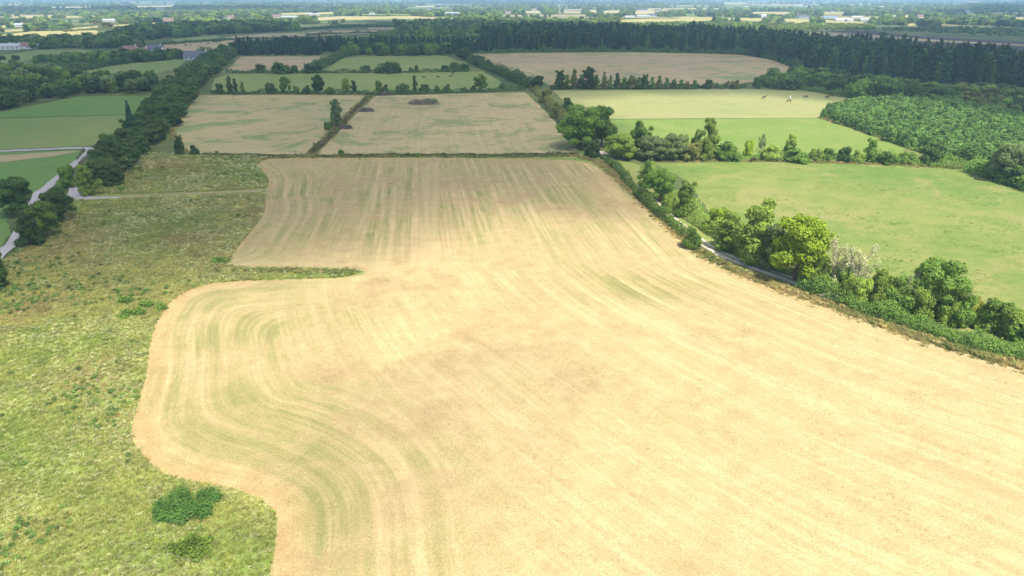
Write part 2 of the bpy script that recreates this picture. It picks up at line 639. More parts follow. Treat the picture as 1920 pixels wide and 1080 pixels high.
c = t.mix(0.75, c, t.ramp(fine, 0.30, 0.68, 0.62, 1.30, 'LINEAR'), 'MULTIPLY')
c = t.mix(t.math('MULTIPLY', t.ramp(sp2, 0.56, 0.76), 0.30), c, (0.22, 0.16, 0.085))
stub_mat = t.finish(c, bump=fine, dist=0.08, strength=0.45)

fo, fco = sheet('stubble_field', FIELD, 0.04, stub_mat, step=1.0, jitter=0.13, inner=0.9)
fx, fy = fco[:, 0], fco[:, 1]
ea, eb, ec = [dist_poly(q, fx, fy) + 0.01 for q in (le[:46], le[40:], le[-8:] + tg[:14])]
dl = (ea ** -3.0 + eb ** -3.0 + ec ** -3.0) ** (-1 / 3.0)            # rounds the corners of the swaths as the mower turns
dul = dist_poly(ul, fx, fy)
dr = dist_poly(re_, fx, fy)
vx, vy = -math.sin(math.atan(-165 / FPX)), math.cos(math.atan(-165 / FPX))     # upper rows run away towards this bearing
u = fx * vy + fy * vx * 1.0 + 0.0
u = fx * math.cos(0.13) + fy * math.sin(0.13)
upper = smooth(122, 134, fy)
near_ul = (1 - smooth(8, 30, dul)) * upper
rows = np.stack([np.where(fy > 128, dul, dl), dr, u], 1)
mL = (1 - smooth(14, 26, dl)) * (1 - smooth(-46, -26, fx) * smooth(84, 96, fy)) * (1 - upper) + near_ul
mU = upper * (1 - near_ul) * 0.999
mU = np.clip(mU - near_ul, 0, 1)
trk = np.zeros(len(fx))
for L in ([(803, 297), (800, 400), (794, 515)], [(820, 297), (815, 400), (812, 500)]):
    trk = np.maximum(trk, np.exp(-(dist_poly(GP(L), fx, fy) / 0.7) ** 2))
trk *= 0.8
set_attr(fo.data, 'rows', rows)
set_attr(fo.data, 'mask', np.stack([mL, mU, trk], 1))


def blobs(L, x, y):
    """soft patches given as (pixel x, pixel y, radius across, radius along, weight)"""
    out = np.zeros(len(x))
    for px, py, rx, ry, w in L:
        cx, cy_ = G(px, py)
        out = np.maximum(out, w * np.exp(-((x - cx) / rx) ** 2 - ((y - cy_) / ry) ** 2))
    return out


base_green = 0.20 + 0.62 * smooth(118, 150, fy) + 0.45 * mL * (fy < 128) + blobs([(400, 680, 14, 22, 0.9), (330, 760, 10, 12, 0.8), (520, 760, 12, 14, 0.7), (450, 860, 14, 8, 0.9), (1180, 535, 22, 9, 0.8),
         (600, 400, 30, 22, 0.5), (1450, 560, 20, 8, 0.4), (620, 590, 12, 10, 0.6), (540, 960, 6, 10, 0.5), (590, 1000, 5, 20, 0.5)], fx, fy)
base_brown = 0.28 + 0.42 * smooth(118, 150, fy) + blobs([(610, 720, 5, 10, 0.9), (700, 520, 22, 8, 0.95), (760, 560, 16, 8, 0.8), (930, 640, 18, 13, 0.5), (1010, 720, 16, 9, 0.45),
         (640, 820, 12, 7, 0.7), (560, 860, 8, 8, 0.7), (850, 600, 20, 8, 0.42), (900, 780, 16, 8, 0.42), (700, 900, 12, 8, 0.6), (1250, 640, 20, 8, 0.4), (480, 470, 24, 7, 0.5), (560, 500, 20, 6, 0.8), (620, 960, 7, 14, 0.6), (1000, 500, 12, 4, 0.7), (700, 340, 30, 14, 0.5), (1050, 370, 25, 14, 0.35)], fx, fy)
edge_d = np.minimum(dist_poly(le, fx, fy), np.minimum(dist_poly(ul, fx, fy) + 0.8, dist_poly(te, fx, fy) + 0.6))
edge_d = np.minimum(edge_d, dist_poly(re_[:40], fx, fy) + 1.2)
wid = 1.0 + 1.6 * (fy < 125)
base_edge = 0.7 * (1 - smooth(0.6 * wid, 1.7 * wid, edge_d + 0.5 * vnoise(fx, fy, 3.0, 9))) * (0.8 + 0.3 * vnoise(fx, fy, 6.0, 4))
set_attr(fo.data, 'patch', np.clip(np.stack([base_green, base_brown, base_edge], 1), 0, 1))

# ---- other fields: name, polygon in frame pixels, three tones, row direction
TAN, TAN2, BRN = (0.30, 0.225, 0.115), (0.245, 0.21, 0.095), (0.25, 0.17, 0.10)
OLV, GRN, BGR = (0.175, 0.185, 0.062), (0.095, 0.155, 0.042), (0.15, 0.22, 0.05)
YGR = (0.27, 0.275, 0.10)
m_mown = grass_mat('mown_hay', (0.40, 0.305, 0.165), (0.285, 0.25, 0.12), (0.14, 0.19, 0.07), rows=96, amount=(0.7, 0.5))
m_mown_l = grass_mat('mown_hay_patchy', (0.39, 0.295, 0.16), (0.245, 0.24, 0.105), (0.12, 0.19, 0.065), rows=62, amount=(0.8, 0.5))
m_past = grass_mat('pasture_green', (0.095, 0.158, 0.032), (0.175, 0.198, 0.055), (0.225, 0.205, 0.08), amount=(0.55, 0.5), fine=0.35)
m_past_b = grass_mat('pasture_bright', (0.115, 0.185, 0.038), (0.15, 0.20, 0.046), (0.19, 0.21, 0.065), amount=(0.4, 0.5), fine=0.25)
m_pale = grass_mat('pasture_pale', (0.19, 0.215, 0.078), (0.255, 0.245, 0.105), (0.165, 0.205, 0.07), rows=5, amount=(0.4, 0.4), fine=0.2)
m_dull = grass_mat('pasture_dull', (0.12, 0.185, 0.048), (0.165, 0.20, 0.06), (0.21, 0.195, 0.085), rows=4, amount=(0.4, 0.3), fine=0.2)
m_deep = grass_mat('pasture_deep', (0.092, 0.17, 0.040), (0.115, 0.185, 0.046), (0.15, 0.185, 0.06), amount=(0.3, 0.3), fine=0.2)
m_tanbig = grass_mat('cut_meadow', (0.35, 0.26, 0.155), (0.27, 0.22, 0.12), (0.145, 0.20, 0.075), rows=14, amount=(0.8, 0.5), scale=0.7)
m_wheat = grass_mat('ripe_field', (0.36, 0.30, 0.125), (0.30, 0.27, 0.10), (0.27, 0.29, 0.09), rows=3, scale=0.4, amount=(0.5, 0.4), fine=0.1)
m_wheat2 = grass_mat('ripe_field_pale', (0.38, 0.32, 0.17), (0.33, 0.29, 0.14), (0.30, 0.29, 0.13), rows=2, scale=0.3, amount=(0.5, 0.4), fine=0.1)
m_peat = grass_mat('bare_peat', (0.040, 0.030, 0.036), (0.055, 0.042, 0.045), (0.10, 0.085, 0.07), rows=-6, amount=(0.3, 0.6), scale=0.5)
m_rough = grass_mat('rough_meadow_soil', (0.15, 0.205, 0.048), (0.22, 0.235, 0.072), (0.245, 0.205, 0.088), amount=(0.55, 0.5), fine=0.3)
m_scrub = grass_mat('scrub_ground', (0.07, 0.095, 0.035), (0.10, 0.12, 0.045), (0.13, 0.12, 0.06), amount=(0.5, 0.5), fine=0.4)

EX = {}                                                   # open ground, in pixels, that far trees keep clear of


def field(name, px, mat, z=0.04, jit=0.25, keep=True, smooth_n=0):
    P = spline(px, smooth_n, True) if smooth_n else px
    g = GP(P)
    far = np.mean([q[1] for q in g])
    o, _ = sheet(name, g, z, mat, step=max(2.0, far * 0.02), jitter=jit if far < 900 else 0)
    if keep:
        EX.setdefault(name, []).append(P)
    return o


field('mown_field', [(322, 240), (352, 200), (375, 179), (520, 178), (683, 179), (668, 196), (625, 240), (572, 289), (480, 290), (380, 288), (350, 284)], m_mown_l)
field('mown_field', [(706, 180), (850, 176), (984, 173), (1020, 206), (1055, 245), (1086, 281), (1070, 287), (900, 289), (760, 289), (592, 290), (640, 240)], m_mown)
field('pasture', [(395, 172), (402, 148), (430, 138), (640, 137), (905, 134), (935, 150), (952, 168), (900, 172), (680, 176), (480, 176)], m_dull, z=0.05)
field('mown_field', [(425, 132), (452, 106), (600, 106), (592, 126), (560, 134)], m_tanbig, z=0.045)
field('pasture', [(608, 134), (640, 110), (680, 106), (830, 103), (880, 121), (875, 133), (740, 136)], m_dull, z=0.045)
field('cut_meadow', [(888, 102), (960, 99), (1200, 98), (1390, 103), (1465, 115), (1492, 130), (1480, 145), (1405, 154), (1350, 163), (1045, 167), (1000, 145), (935, 128), (905, 112)], m_tanbig)
field('pale_pasture', [(1036, 170), (1250, 168), (1400, 167), (1560, 174), (1598, 186), (1560, 200), (1542, 219), (1530, 221), (1350, 222), (1140, 223), (1090, 215), (1060, 190)], m_pale)
field('bright_pasture', [(1140, 224.5), (1350, 223), (1532, 222), (1580, 236), (1640, 254), (1700, 276), (1690, 287), (1640, 300), (1400, 300), (1150, 296)], m_past_b, z=0.05)
field('green_pasture', [(1225, 306), (1400, 303), (1640, 309), (1822, 318), (1920, 349), (2250, 420), (2400, 760), (1930, 640), (1760, 560), (1640, 530), (1500, 500), (1330, 400), (1290, 340)], m_past)
field('green_field', [(-200, 242), (-200, 206), (0, 211), (60, 198), (150, 181), (278, 179), (300, 180), (280, 200), (250, 214), (150, 217), (0, 221)], m_deep)
field('dull_pasture', [(-200, 286), (-200, 243), (0, 222.5), (150, 218.5), (250, 215.5), (240, 232), (200, 262), (170, 273), (0, 281)], m_dull, z=0.05)
field('dull_pasture', [(-300, 420), (-250, 290), (0, 286), (150, 281), (160, 292), (110, 340), (60, 366), (-60, 430)], m_deep, z=0.045)
field('ploughed_strip', [(-200, 305), (-200, 292), (0, 292), (120, 284), (150, 283), (100, 293), (0, 305)], m_tanbig, z=0.08, keep=False)
field('dull_pasture', [(-400, 640), (-200, 440), (-40, 395), (10, 395), (20, 440), (-20, 490), (-60, 560)], m_deep, z=0.055)
field('small_field', [(-60, 126), (0, 103), (70, 94), (150, 93), (192, 96), (170, 106), (60, 112), (0, 122)], m_dull)
field('small_field', [(120, 138), (220, 122), (330, 112), (352, 113), (330, 128), (275, 142), (200, 148)], m_dull, z=0.05)
field('small_field', [(125, 156), (210, 149), (292, 146), (305, 150), (290, 160), (200, 160)], m_deep, z=0.06)
field('cattle_field', [(278, 96), (288, 87), (330, 81), (400, 76), (470, 73), (472, 80), (425, 90), (385, 98), (330, 99)], m_tanbig)
field('bog', [(1500, 62), (1560, 58.5), (1640, 58), (1700, 66), (1930, 79), (2200, 84), (2200, 100), (1920, 97), (1750, 92), (1610, 78)], m_peat, z=0.06)
field('bog_bank', [(1420, 63), (1480, 60), (1550, 60), (1640, 66), (1760, 75), (1920, 84), (1920, 86), (1740, 78), (1600, 70), (1480, 66)], m_tanbig, z=0.09)
# the unmown rough meadow
MEADOW_PX = [(-600, 1180), (-500, 640), (-100, 530), (0, 492), (60, 448), (105, 405), (140, 372), (150, 352), (175, 338), (205, 312), (240, 291), (300, 287), (370, 288), (480, 292), (580, 292),
             (700, 290), (900, 290), (1085, 288), (1135, 296), (1180, 340), (1300, 445), (1320, 492), (1100, 330), (1000, 320), (600, 320), (520, 400), (560, 470), (700, 500), (700, 524), (560, 540), (380, 640), (340, 860), (540, 940), (560, 1180)]
field('rough_meadow', MEADOW_PX, m_rough, z=0.02, keep=False)
field('rough_margin', [(575, 292), (594, 290), (640, 240), (704, 180), (684, 179), (640, 215), (600, 255)], m_rough, z=0.03, keep=False)
field('rough_margin', [(1085, 291), (1130, 300), (1180, 350), (1310, 470), (1400, 520), (1560, 585), (1760, 650), (1920, 700), (2150, 770), (2150, 640), (1920, 585), (1760, 560), (1600, 540), (1420, 470), (1300, 400), (1200, 310), (1110, 283)], m_rough, z=0.025, keep=False)

# far fields: strips of ripe or green ground between hedges
FAR = [
    ('w', [(0, 66), (60, 59), (180, 57), (185, 61), (120, 66), (60, 71), (0, 73)]), ('t', [(80, 70), (180, 62), (280, 60), (278, 64), (190, 69), (90, 75)]),
    ('w', [(0, 48), (38, 45.5), (40, 49), (0, 53)]), ('w', [(90, 47), (185, 43.5), (182, 46), (92, 50)]), ('g', [(120, 38.5), (190, 36.5), (190, 39), (120, 41)]),
    ('w', [(130, 53.5), (200, 47.5), (322, 41), (318, 47), (210, 52), (140, 57)]), ('w', [(0, 57), (50, 54), (48, 57.5), (0, 60.5)]),
    ('w', [(400, 37.5), (445, 36), (446, 40), (405, 42)]), ('p', [(95, 13), (175, 12), (175, 14.2), (95, 15.4)]), ('p', [(255, 11.5), (330, 10), (330, 12.5), (255, 13.8)]),
    ('w', [(523, 24.5), (640, 22.5), (636, 26), (530, 28)]), ('p', [(594, 33), (640, 30.5), (720, 31), (718, 34), (640, 36), (598, 38.5)]), ('w', [(640, 34.5), (760, 29), (805, 32), (804, 37.5), (740, 35), (650, 38)]),
    ('w', [(640, 43.5), (705, 42), (706, 45), (640, 46)]), ('t', [(690, 52), (760, 51.5), (762, 55), (690, 55)]), ('t', [(575, 60), (640, 57), (720, 57.5), (700, 63), (600, 66)]), ('g', [(535, 62), (580, 58.5), (570, 62), (540, 64)]),
    ('t', [(420, 70), (500, 63), (545, 62), (630, 66), (560, 72), (450, 75)]), ('g', [(320, 74), (410, 66), (408, 72), (330, 78)]), ('w', [(825, 32), (838, 32), (838, 37), (826, 37)]), ('w', [(846, 32.5), (854, 32.5), (853, 36.5), (846, 36.5)]),
    ('t', [(770, 31), (822, 32), (822, 37), (772, 36)]), ('p', [(835, 39.5), (880, 39.5), (878, 42), (836, 42)]), ('p', [(825, 24), (920, 24), (918, 26), (827, 26)]), ('p', [(777, 11), (815, 10.5), (814, 13), (778, 13.2)]),
    ('p', [(982, 20.5), (1015, 20.5), (1014, 25), (984, 24.5)]), ('t', [(993, 16.5), (1010, 16.2), (1008, 19.4), (994, 19.6)]), ('p', [(1040, 21), (1100, 22), (1098, 25), (1042, 24)]), ('t', [(1046, 18), (1092, 17), (1092, 20), (1046, 20.4)]),
    ('p', [(1105, 18.5), (1122, 18.5), (1122, 23), (1106, 23)]), ('p', [(1130, 20), (1165, 19), (1163, 24), (1130, 25)]), ('p', [(1186, 20), (1212, 17.5), (1232, 18), (1226, 27), (1190, 27)]), ('t', [(1222, 17.5), (1254, 18), (1250, 22), (1222, 22)]),
    ('w', [(1150, 38), (1250, 33), (1290, 31), (1366, 34), (1360, 36), (1280, 42), (1240, 43.5), (1160, 41)]), ('p', [(1250, 45), (1305, 43.6), (1300, 46.5), (1262, 47.5)]), ('w', [(1360, 33), (1430, 34.5), (1425, 40), (1365, 37)]),
    ('w', [(1462, 35), (1520, 36), (1520, 41.5), (1485, 44.5)]), ('w', [(1545, 37.5), (1620, 41.5), (1618, 44), (1545, 42)]), ('w', [(1640, 42), (1715, 44.5), (1722, 53), (1690, 46)]), ('w', [(1760, 46), (1860, 48.5), (1905, 51), (1880, 54), (1765, 49.5)]),
    ('w', [(1540, 24.5), (1580, 24), (1580, 29), (1545, 29)]), ('p', [(1490, 9), (1514, 9), (1514, 11.6), (1491, 11.6)]), ('p', [(1356, 5.3), (1400, 5), (1398, 7.3), (1358, 7.3)]), ('p', [(1372, 12.6), (1392, 12.6), (1392, 13.9), (1372, 13.9)]),
    ('p', [(1692, 28), (1708, 28), (1706, 33), (1695, 33)]), ('w', [(1900, 32.5), (1950, 32), (1950, 36), (1905, 36)]), ('w', [(1716, 38), (1738, 39), (1736, 42), (1716, 41)]), ('g', [(1284, 27), (1302, 26), (1302, 29.5), (1284, 30)]),
]
m_far = {'w': m_wheat, 'p': m_wheat2, 't': m_tanbig, 'g': m_dull}
for i, (k, px) in enumerate(FAR):
    field('distant_field', px, m_far[k], z=0.06 + 0.01 * (i % 5), keep=False)
    EX.setdefault('far', []).append(px)
r2 = np.random.default_rng(5)
for i in range(130):                                        # slivers of pale ground out towards the horizon
    Y = r2.uniform(1700, 7800); X = r2.uniform(-1, 1) * Y * 0.8
    w, d = r2.uniform(50, 260) * (0.5 + Y / 5000), r2.uniform(40, 130) * (0.4 + Y / 4000)
    g = [(X - w, Y - d), (X + w, Y - d * r2.uniform(.6, 1)), (X + w * .9, Y + d), (X - w * .9, Y + d * r2.uniform(.6, 1))]
    sheet('distant_field', g, 0.16 + 0.01 * i, m_far['wgtgwp'[int(r2.integers(0, 6))]])
    EX['far'].append([proj(*q)[:2] for q in g])

# ---- roads and tracks
ribbon('road', GP(spline([(-60, 540), (0, 476), (30, 450), (66, 372), (88, 352), (128, 318), (157, 294), (169, 281), (160, 278)], 4)), [2.8, 2.8, 2.7, 2.6, 2.5, 2.4], 0.12, M['gravel'], 0.05)
ribbon('lane', GP([(168, 277.5), (110, 279), (0, 284), (-200, 290)]), 2.8, 0.13, M['gravel'], 0.1)
ribbon('path', GP([(-120, 376), (0, 371), (40, 369), (70, 366)]), 2.6, 0.14, M['gravel'], 0.1)
ribbon('gateway_track', GP(spline([(118, 342), (142, 350), (143, 366), (160, 372), (190, 372), (222, 371)], 4)), [2.6, 3.4, 3.8, 3.2, 2.2, 1.3], 0.15, M['gravel'], 0.1)
ribbon('grassy_track', GP([(220, 371), (330, 364), (420, 361), (505, 358)]), 1.3, 0.10, m_tanbig, 0.25)
ribbon('farm_track', GP(spline([(1128, 284), (1150, 306), (1164, 321), (1186, 346), (1216, 371), (1240, 393), (1268, 417), (1311, 452), (1342, 471), (1385, 491), (1470, 521), (1560, 556), (1640, 580), (1690, 594)], 5)), 2.7, 0.10, M['track'], 0.08)
ribbon('grass_strip', GP(spline([(1311, 451), (1342, 470), (1385, 490), (1470, 520), (1560, 555), (1640, 579), (1690, 593)], 5)), 0.6, 0.12, m_rough, 0.3)
ribbon('field_gateway', GP([(826, 287), (815, 296), (806, 306)]), 2.6, 0.11, m_tanbig, 0.2)
ribbon('thin_curved_strip', GP(spline([(975, 418), (1040, 430), (1120, 450), (1200, 470), (1270, 488)], 5)), 0.45, 0.07, grass_mat('strip_tan', (0.31, 0.25, 0.125), (0.35, 0.28, 0.14), (0.3, 0.25, 0.12)), 0.3)  # narrow curved strip, slightly darker than the stubble around it


# ------------------------------------------------------------------ plants: prototypes
def leaf_cloud(lobes, n, leaf, seed, inner=0.15, up=0.35, fuzz=0.0, core_reject=0.72, stretch=1.35):
    """leaf-sized quads over and inside a set of ellipsoid lobes; returns (verts, quads)"""
    r = np.random.default_rng(seed)
    lo = np.array(lobes, float)
    area = (lo[:, 3] * lo[:, 4] + lo[:, 3] * lo[:, 5] + lo[:, 4] * lo[:, 5])
    m = int(n * 1.9)
    idx = r.choice(len(lo), m, p=area / area.sum())
    d = r.normal(0, 1, (m, 3)); d /= np.linalg.norm(d, axis=1)[:, None]
    rad = np.where(r.random(m) < inner, r.uniform(0.3, 0.9, m), 1 + r.normal(-0.04, 0.10, m))
    pos = lo[idx, :3] + d * rad[:, None] * lo[idx, 3:] + r.normal(0, leaf * 0.35 + fuzz, (m, 3))
    ok = pos[:, 2] > 0.01
    for k in range(len(lo)):                               # nothing deep inside a neighbour lobe
        q = ((pos - lo[k, :3]) / lo[k, 3:])
        ok &= ~((np.linalg.norm(q, axis=1) < core_reject) & (idx != k) & (rad > 0.9))
    pos, d, idx = pos[ok][:n], d[ok][:n], idx[ok][:n]
    n = len(pos)
    nr = d / lo[idx, 3:]
    nr /= np.linalg.norm(nr, axis=1)[:, None]
    nr = nr * 0.9 + r.normal(0, 0.40, (n, 3)) + np.array((0, 0, up))
    nr /= np.linalg.norm(nr, axis=1)[:, None]
    a = np.cross(nr, r.normal(0, 1, (n, 3))); a /= np.linalg.norm(a, axis=1)[:, None] + 1e-9
    b = np.cross(nr, a)
    s = leaf * r.uniform(0.55, 1.3, n)[:, None]
    a, b = a * s * stretch * 0.5, b * s * 0.5
    k = r.uniform(-0.3, 0.3, (n, 1))
    co = np.stack([pos - a - b * 0.6, pos + a * (0.2 + k) - b, pos + a, pos + a * k + b], 1).reshape(-1, 3)
    return co, np.arange(n * 4).reshape(-1, 4)


def crown_lobes(seed, shape):
    r = np.random.default_rng(seed)
    L = []
    if shape == 'broad':
        L.append((0, 0, 0.54, 0.27, 0.27, 0.27))
        skew = r.uniform(0, 6.28)
        for i in range(30):
            a = i * 2.4 + r.uniform(-.5, .5); h = r.uniform(0.2, 0.9)
            rr = 0.37 * math.sqrt(max(0.08, 1 - ((h - 0.5) / 0.47) ** 2)) * r.uniform(0.62, 1.18) * (1 + 0.16 * math.cos(a - skew))
            s = r.uniform(0.075, 0.15)
            L.append((rr * math.cos(a), rr * math.sin(a), h, s * r.uniform(.9, 1.3), s * r.uniform(.9, 1.3), s * r.uniform(0.6, 0.95)))
        for i in range(4):
            L.append((r.uniform(-.14, .14), r.uniform(-.14, .14), r.uniform(0.84, 0.95), 0.09, 0.09, 0.07))
    elif shape == 'tall':
        skew = r.uniform(0, 6.28)
        for i in range(30):
            h = 0.10 + 0.86 * i / 29; a = i * 2.4 + r.uniform(-.6, .6)
            w = 0.33 * (1 - 0.6 * abs(h - 0.42) / 0.58) * (1 + 0.22 * math.cos(a - skew)) * (1 + 0.2 * math.sin(h * 17 + skew))
            rr = w * r.uniform(0.15, 1.1); s = r.uniform(0.08, 0.155) * (1.1 - 0.45 * h)
            L.append((rr * math.cos(a), rr * math.sin(a), h, s * r.uniform(.9, 1.2), s * r.uniform(.9, 1.2), s * r.uniform(0.6, 1.0)))
    elif shape == 'bush':
        L.append((0, 0, 0.30, 0.33, 0.33, 0.34))
        for i in range(24):
            a = i * 2.4 + r.uniform(-.5, .5); h = r.uniform(0.06, 0.86)
            rr = 0.42 * math.sqrt(max(0.05, 1 - (h / 0.98) ** 2)) * r.uniform(0.65, 1.15); s = r.uniform(0.09, 0.18)
            L.append((rr * math.cos(a), rr * math.sin(a), h, s, s, s * r.uniform(.7, 1.1)))
    elif shape == 'young':
        for i in range(9):
            h = 0.2 + 0.72 * i / 8; a = i * 2.4; w = 0.30 * (1 - h) ** 0.7
            s = 0.09 + 0.20 * (1 - h)
            L.append((w * math.cos(a) * .7, w * math.sin(a) * .7, h, s, s, s * 0.75))
    elif shape == 'sparse':
        for i in range(22):
            h = r.uniform(0.25, 0.97); a = r.uniform(0, 6.28); w = 0.40 * (1 - 0.5 * abs(h - 0.6)) * r.uniform(0.2, 1)
            s = r.uniform(0.05, 0.10)
            L.append((w * math.cos(a), w * math.sin(a), h, s, s, s * 1.3))
    return L


def trunk_np(seed, shape, lobes):
    r = np.random.default_rng(seed + 77)
    h = {'broad': 0.62, 'tall': 0.9, 'bush': 0.45, 'young': 0.92, 'sparse': 0.88, 'conifer': 0.97}[shape]
    w = {'broad': 0.035, 'tall': 0.026, 'bush': 0.025, 'young': 0.018, 'sparse': 0.022, 'conifer': 0.02}[shape]
    path = [(0, 0, -0.02)] + [(r.normal(0, 0.02), r.normal(0, 0.02), h * k / 5) for k in range(1, 6)]
    co, qd = tube_np(path, [w * 1.25, w, w * .85, w * .7, w * .5, w * .2])
    n_l = {'broad': 6, 'tall': 7, 'bush': 5, 'young': 3, 'sparse': 16, 'conifer': 0}[shape]
    for i in range(n_l):
        L = lobes[(i * 2 + 1) % len(lobes)]
        k = r.uniform(1.6, 4.2)
        a = Vector(path[int(k)]); b = Vector(L[:3])
        if b.z < a.z:
            a = Vector(path[1])
        mid = (a + b) / 2 + Vector((0, 0, 0.04))
        c2, q2 = tube_np([a, mid, b], [w * .5, w * .32, w * .1], 4)
        qd = np.concatenate([qd, q2 + len(co)]); co = np.concatenate([co, c2])
        if shape == 'sparse':
            for _ in range(3):
                e = b + Vector(r.normal(0, 0.07, 3)) + Vector((0, 0, 0.05))
                c2, q2 = tube_np([mid, (mid + e) / 2, e], [w * .25, w * .18, w * .06], 3)
                qd = np.concatenate([qd, q2 + len(co)]); co = np.concatenate([co, c2])
    return co, qd


def conifer_np(seed, n, leaf):
    r = np.random.default_rng(seed)
    h = 1 - r.random(n) ** 0.62 * 0.9
    tier = np.round(h * 16) / 16
    h = tier + r.normal(0, 0.012, n)
    w = 0.27 * (1.02 - tier) ** 0.8 * (0.85 + 0.25 * np.sin(tier * 91 + seed))
    a = r.uniform(0, 2 * math.pi, n)
    k = np.sqrt(r.random(n)) * r.uniform(0.8, 1.1, n)
    pos = np.stack([w * k * np.cos(a), w * k * np.sin(a), h - 0.11 * w * k / 0.27 * 0.8], 1)
    out = np.stack([np.cos(a), np.sin(a), np.full(n, -0.35)], 1)
    out += r.normal(0, 0.25, (n, 3)); out /= np.linalg.norm(out, axis=1)[:, None]
    side = np.cross(out, np.stack([r.normal(0, .4, n), r.normal(0, .4, n), np.ones(n)], 1)); side /= np.linalg.norm(side, axis=1)[:, None]
    s = leaf * r.uniform(0.6, 1.3, n)[:, None]
    A, B = out * s * 0.9, side * s * 0.42
    co = np.stack([pos - A * .6, pos - B, pos + A, pos + B], 1).reshape(-1, 3)
    return co, np.arange(n * 4).reshape(-1, 4)


PROTO = {}


def make_protos():
    spec = {'broad': (6, 12500, 0.036), 'tall': (6, 10500, 0.031), 'bush': (5, 7000, 0.056), 'young': (3, 1500, 0.085), 'sparse': (3, 2600, 0.026)}
    for sh, (n, leaves, size) in spec.items():
        PROTO[sh] = []
        for i in range(n):
            sd = sum(map(ord, sh)) * 13 + i
            lb = crown_lobes(sd, sh)
            co, qd = leaf_cloud(lb, leaves, size, sd, up=0.3)
            tc, tq = trunk_np(sd, sh, lb)
            cm, tm = mesh_np('crown', co, quads=qd), mesh_np('trunk', tc, quads=tq)
            cm.materials.append(M['leaf']); tm.materials.append(M['pale_bark'] if sh == 'sparse' else M['bark'])
            PROTO[sh].append((cm, tm))
    PROTO['conifer'] = []
    for i in range(4):
        co, qd = conifer_np(50 + i, 2400, 0.075)
        tc, tq = trunk_np(50 + i, 'conifer', [(0, 0, .5)])
        cm, tm = mesh_np('crown', co, quads=qd), mesh_np('trunk', tc, quads=tq)
        cm.materials.append(M['needle']); tm.materials.append(M['bark'])
        PROTO['conifer'].append((cm, tm))
    # one-mesh versions for trees too small in view to show a trunk of their own
    for sh, leaves, size in (('broad', 900, 0.115), ('tall', 800, 0.10), ('bush', 700, 0.15), ('young', 420, 0.14), ('conifer', 520, 0.14)):
        PROTO['far_' + sh] = []
        for i in range(4):
            sd = sum(map(ord, sh)) * 29 + i
            if sh == 'conifer':
                co, qd = conifer_np(sd, leaves, size)
                lb = [(0, 0, .5)]
            else:
                lb = crown_lobes(sd, sh)
                co, qd = leaf_cloud(lb, leaves, size, sd, up=0.3)
            tc, tq = trunk_np(sd, sh, lb)
            me = mesh_np('far_tree', np.concatenate([co, tc]), quads=np.concatenate([qd, tq + len(co)]))
            me.materials.append(M['needle'] if sh == 'conifer' else M['leaf']); me.materials.append(M['bark'])
            mi = np.zeros(len(qd) + len(tq), np.int32); mi[len(qd):] = 1
            me.polygons.foreach_set('material_index', mi)
            PROTO['far_' + sh].append(me)


make_protos()
NAME = {'broad': 'broadleaf_tree', 'tall': 'tall_tree', 'bush': 'bush', 'young': 'young_tree', 'sparse': 'bare_tree', 'conifer': 'conifer_tree'}
CAT = {'broad': 'tree', 'tall': 'tree', 'bush': 'bush', 'young': 'tree', 'sparse': 'tree', 'conifer': 'tree'}
WIDE = {'broad': 0.98, 'tall': 0.72, 'bush': 1.05, 'young': 0.6, 'sparse': 0.85, 'conifer': 0.54}       # width of the unit prototype
TC = {  # leaf colours
    'dark': (0.085, 0.152, 0.038), 'mid': (0.175, 0.285, 0.052), 'light': (0.28, 0.385, 0.072), 'bright': (0.34, 0.47, 0.040), 'olive': (0.23, 0.245, 0.07),
    'grey': (0.190, 0.255, 0.095), 'pale': (0.46, 0.47, 0.26), 'yellow': (0.38, 0.41, 0.07), 'fir': (0.034, 0.078, 0.036), 'blue': (0.034, 0.078, 0.046), 'moss': (0.06, 0.10, 0.042), 'plant': (0.165, 0.33, 0.065)}
ORD = ('first second third fourth fifth sixth seventh eighth ninth tenth eleventh twelfth thirteenth fourteenth fifteenth sixteenth seventeenth eighteenth nineteenth twentieth').split()
TENS = {2: 'twenty', 3: 'thirty', 4: 'forty', 5: 'fifty', 6: 'sixty', 7: 'seventy', 8: 'eighty', 9: 'ninety'}


def ordinal(n):
    if n <= 20:
        return ORD[n - 1]
    if n == 100:
        return 'hundredth'
    if n > 100:
        return 'hundred-and-' + ordinal(n - 100)
    a, b = divmod(n, 10)
    return (TENS[a][:-1] + 'ieth') if b == 0 else TENS[a] + '-' + ORD[b - 1]


N_TREE = [0]


def plant(shape, X, Y, h, w, tint, label, group=None, parts=True, z=0.0):
    """one tree or bush as a thing of its own"""
    N_TREE[0] += 1
    i = N_TREE[0]
    rz = (i * 2.399) % 6.283
    tint = TC[tint] if isinstance(tint, str) else tint
    sx = w / WIDE[shape]
    if parts:
        cm, tm = PROTO[shape][i % len(PROTO[shape])]
        o = empty(NAME[shape], (X, Y, z), rz)
        c = link('crown', cm, None, o); c['tint'] = tint
        c.scale = (sx, sx, h)
        tr = link('trunk', tm, None, o); tr.scale = (sx * 0.9, sx * 0.9, h)
    else:
        P = PROTO['far_' + shape]
        o = link(NAME[shape], P[i % len(P)])
        o.location = (X, Y, z); o.rotation_euler = (0, 0, rz); o.scale = (sx, sx, h)
        o['tint'] = tint
    return tag(o, label, CAT[shape], group)


def plant_px(shape, px, base, top, wpx, tint, label, group=None, parts=True):
    X, Y = G(px, base)
    h = max(0.8, height_at(Y, top))
    d = proj(X, Y)[2]
    return plant(shape, X, Y, h, wpx * d / FPX, tint, label, group, parts)


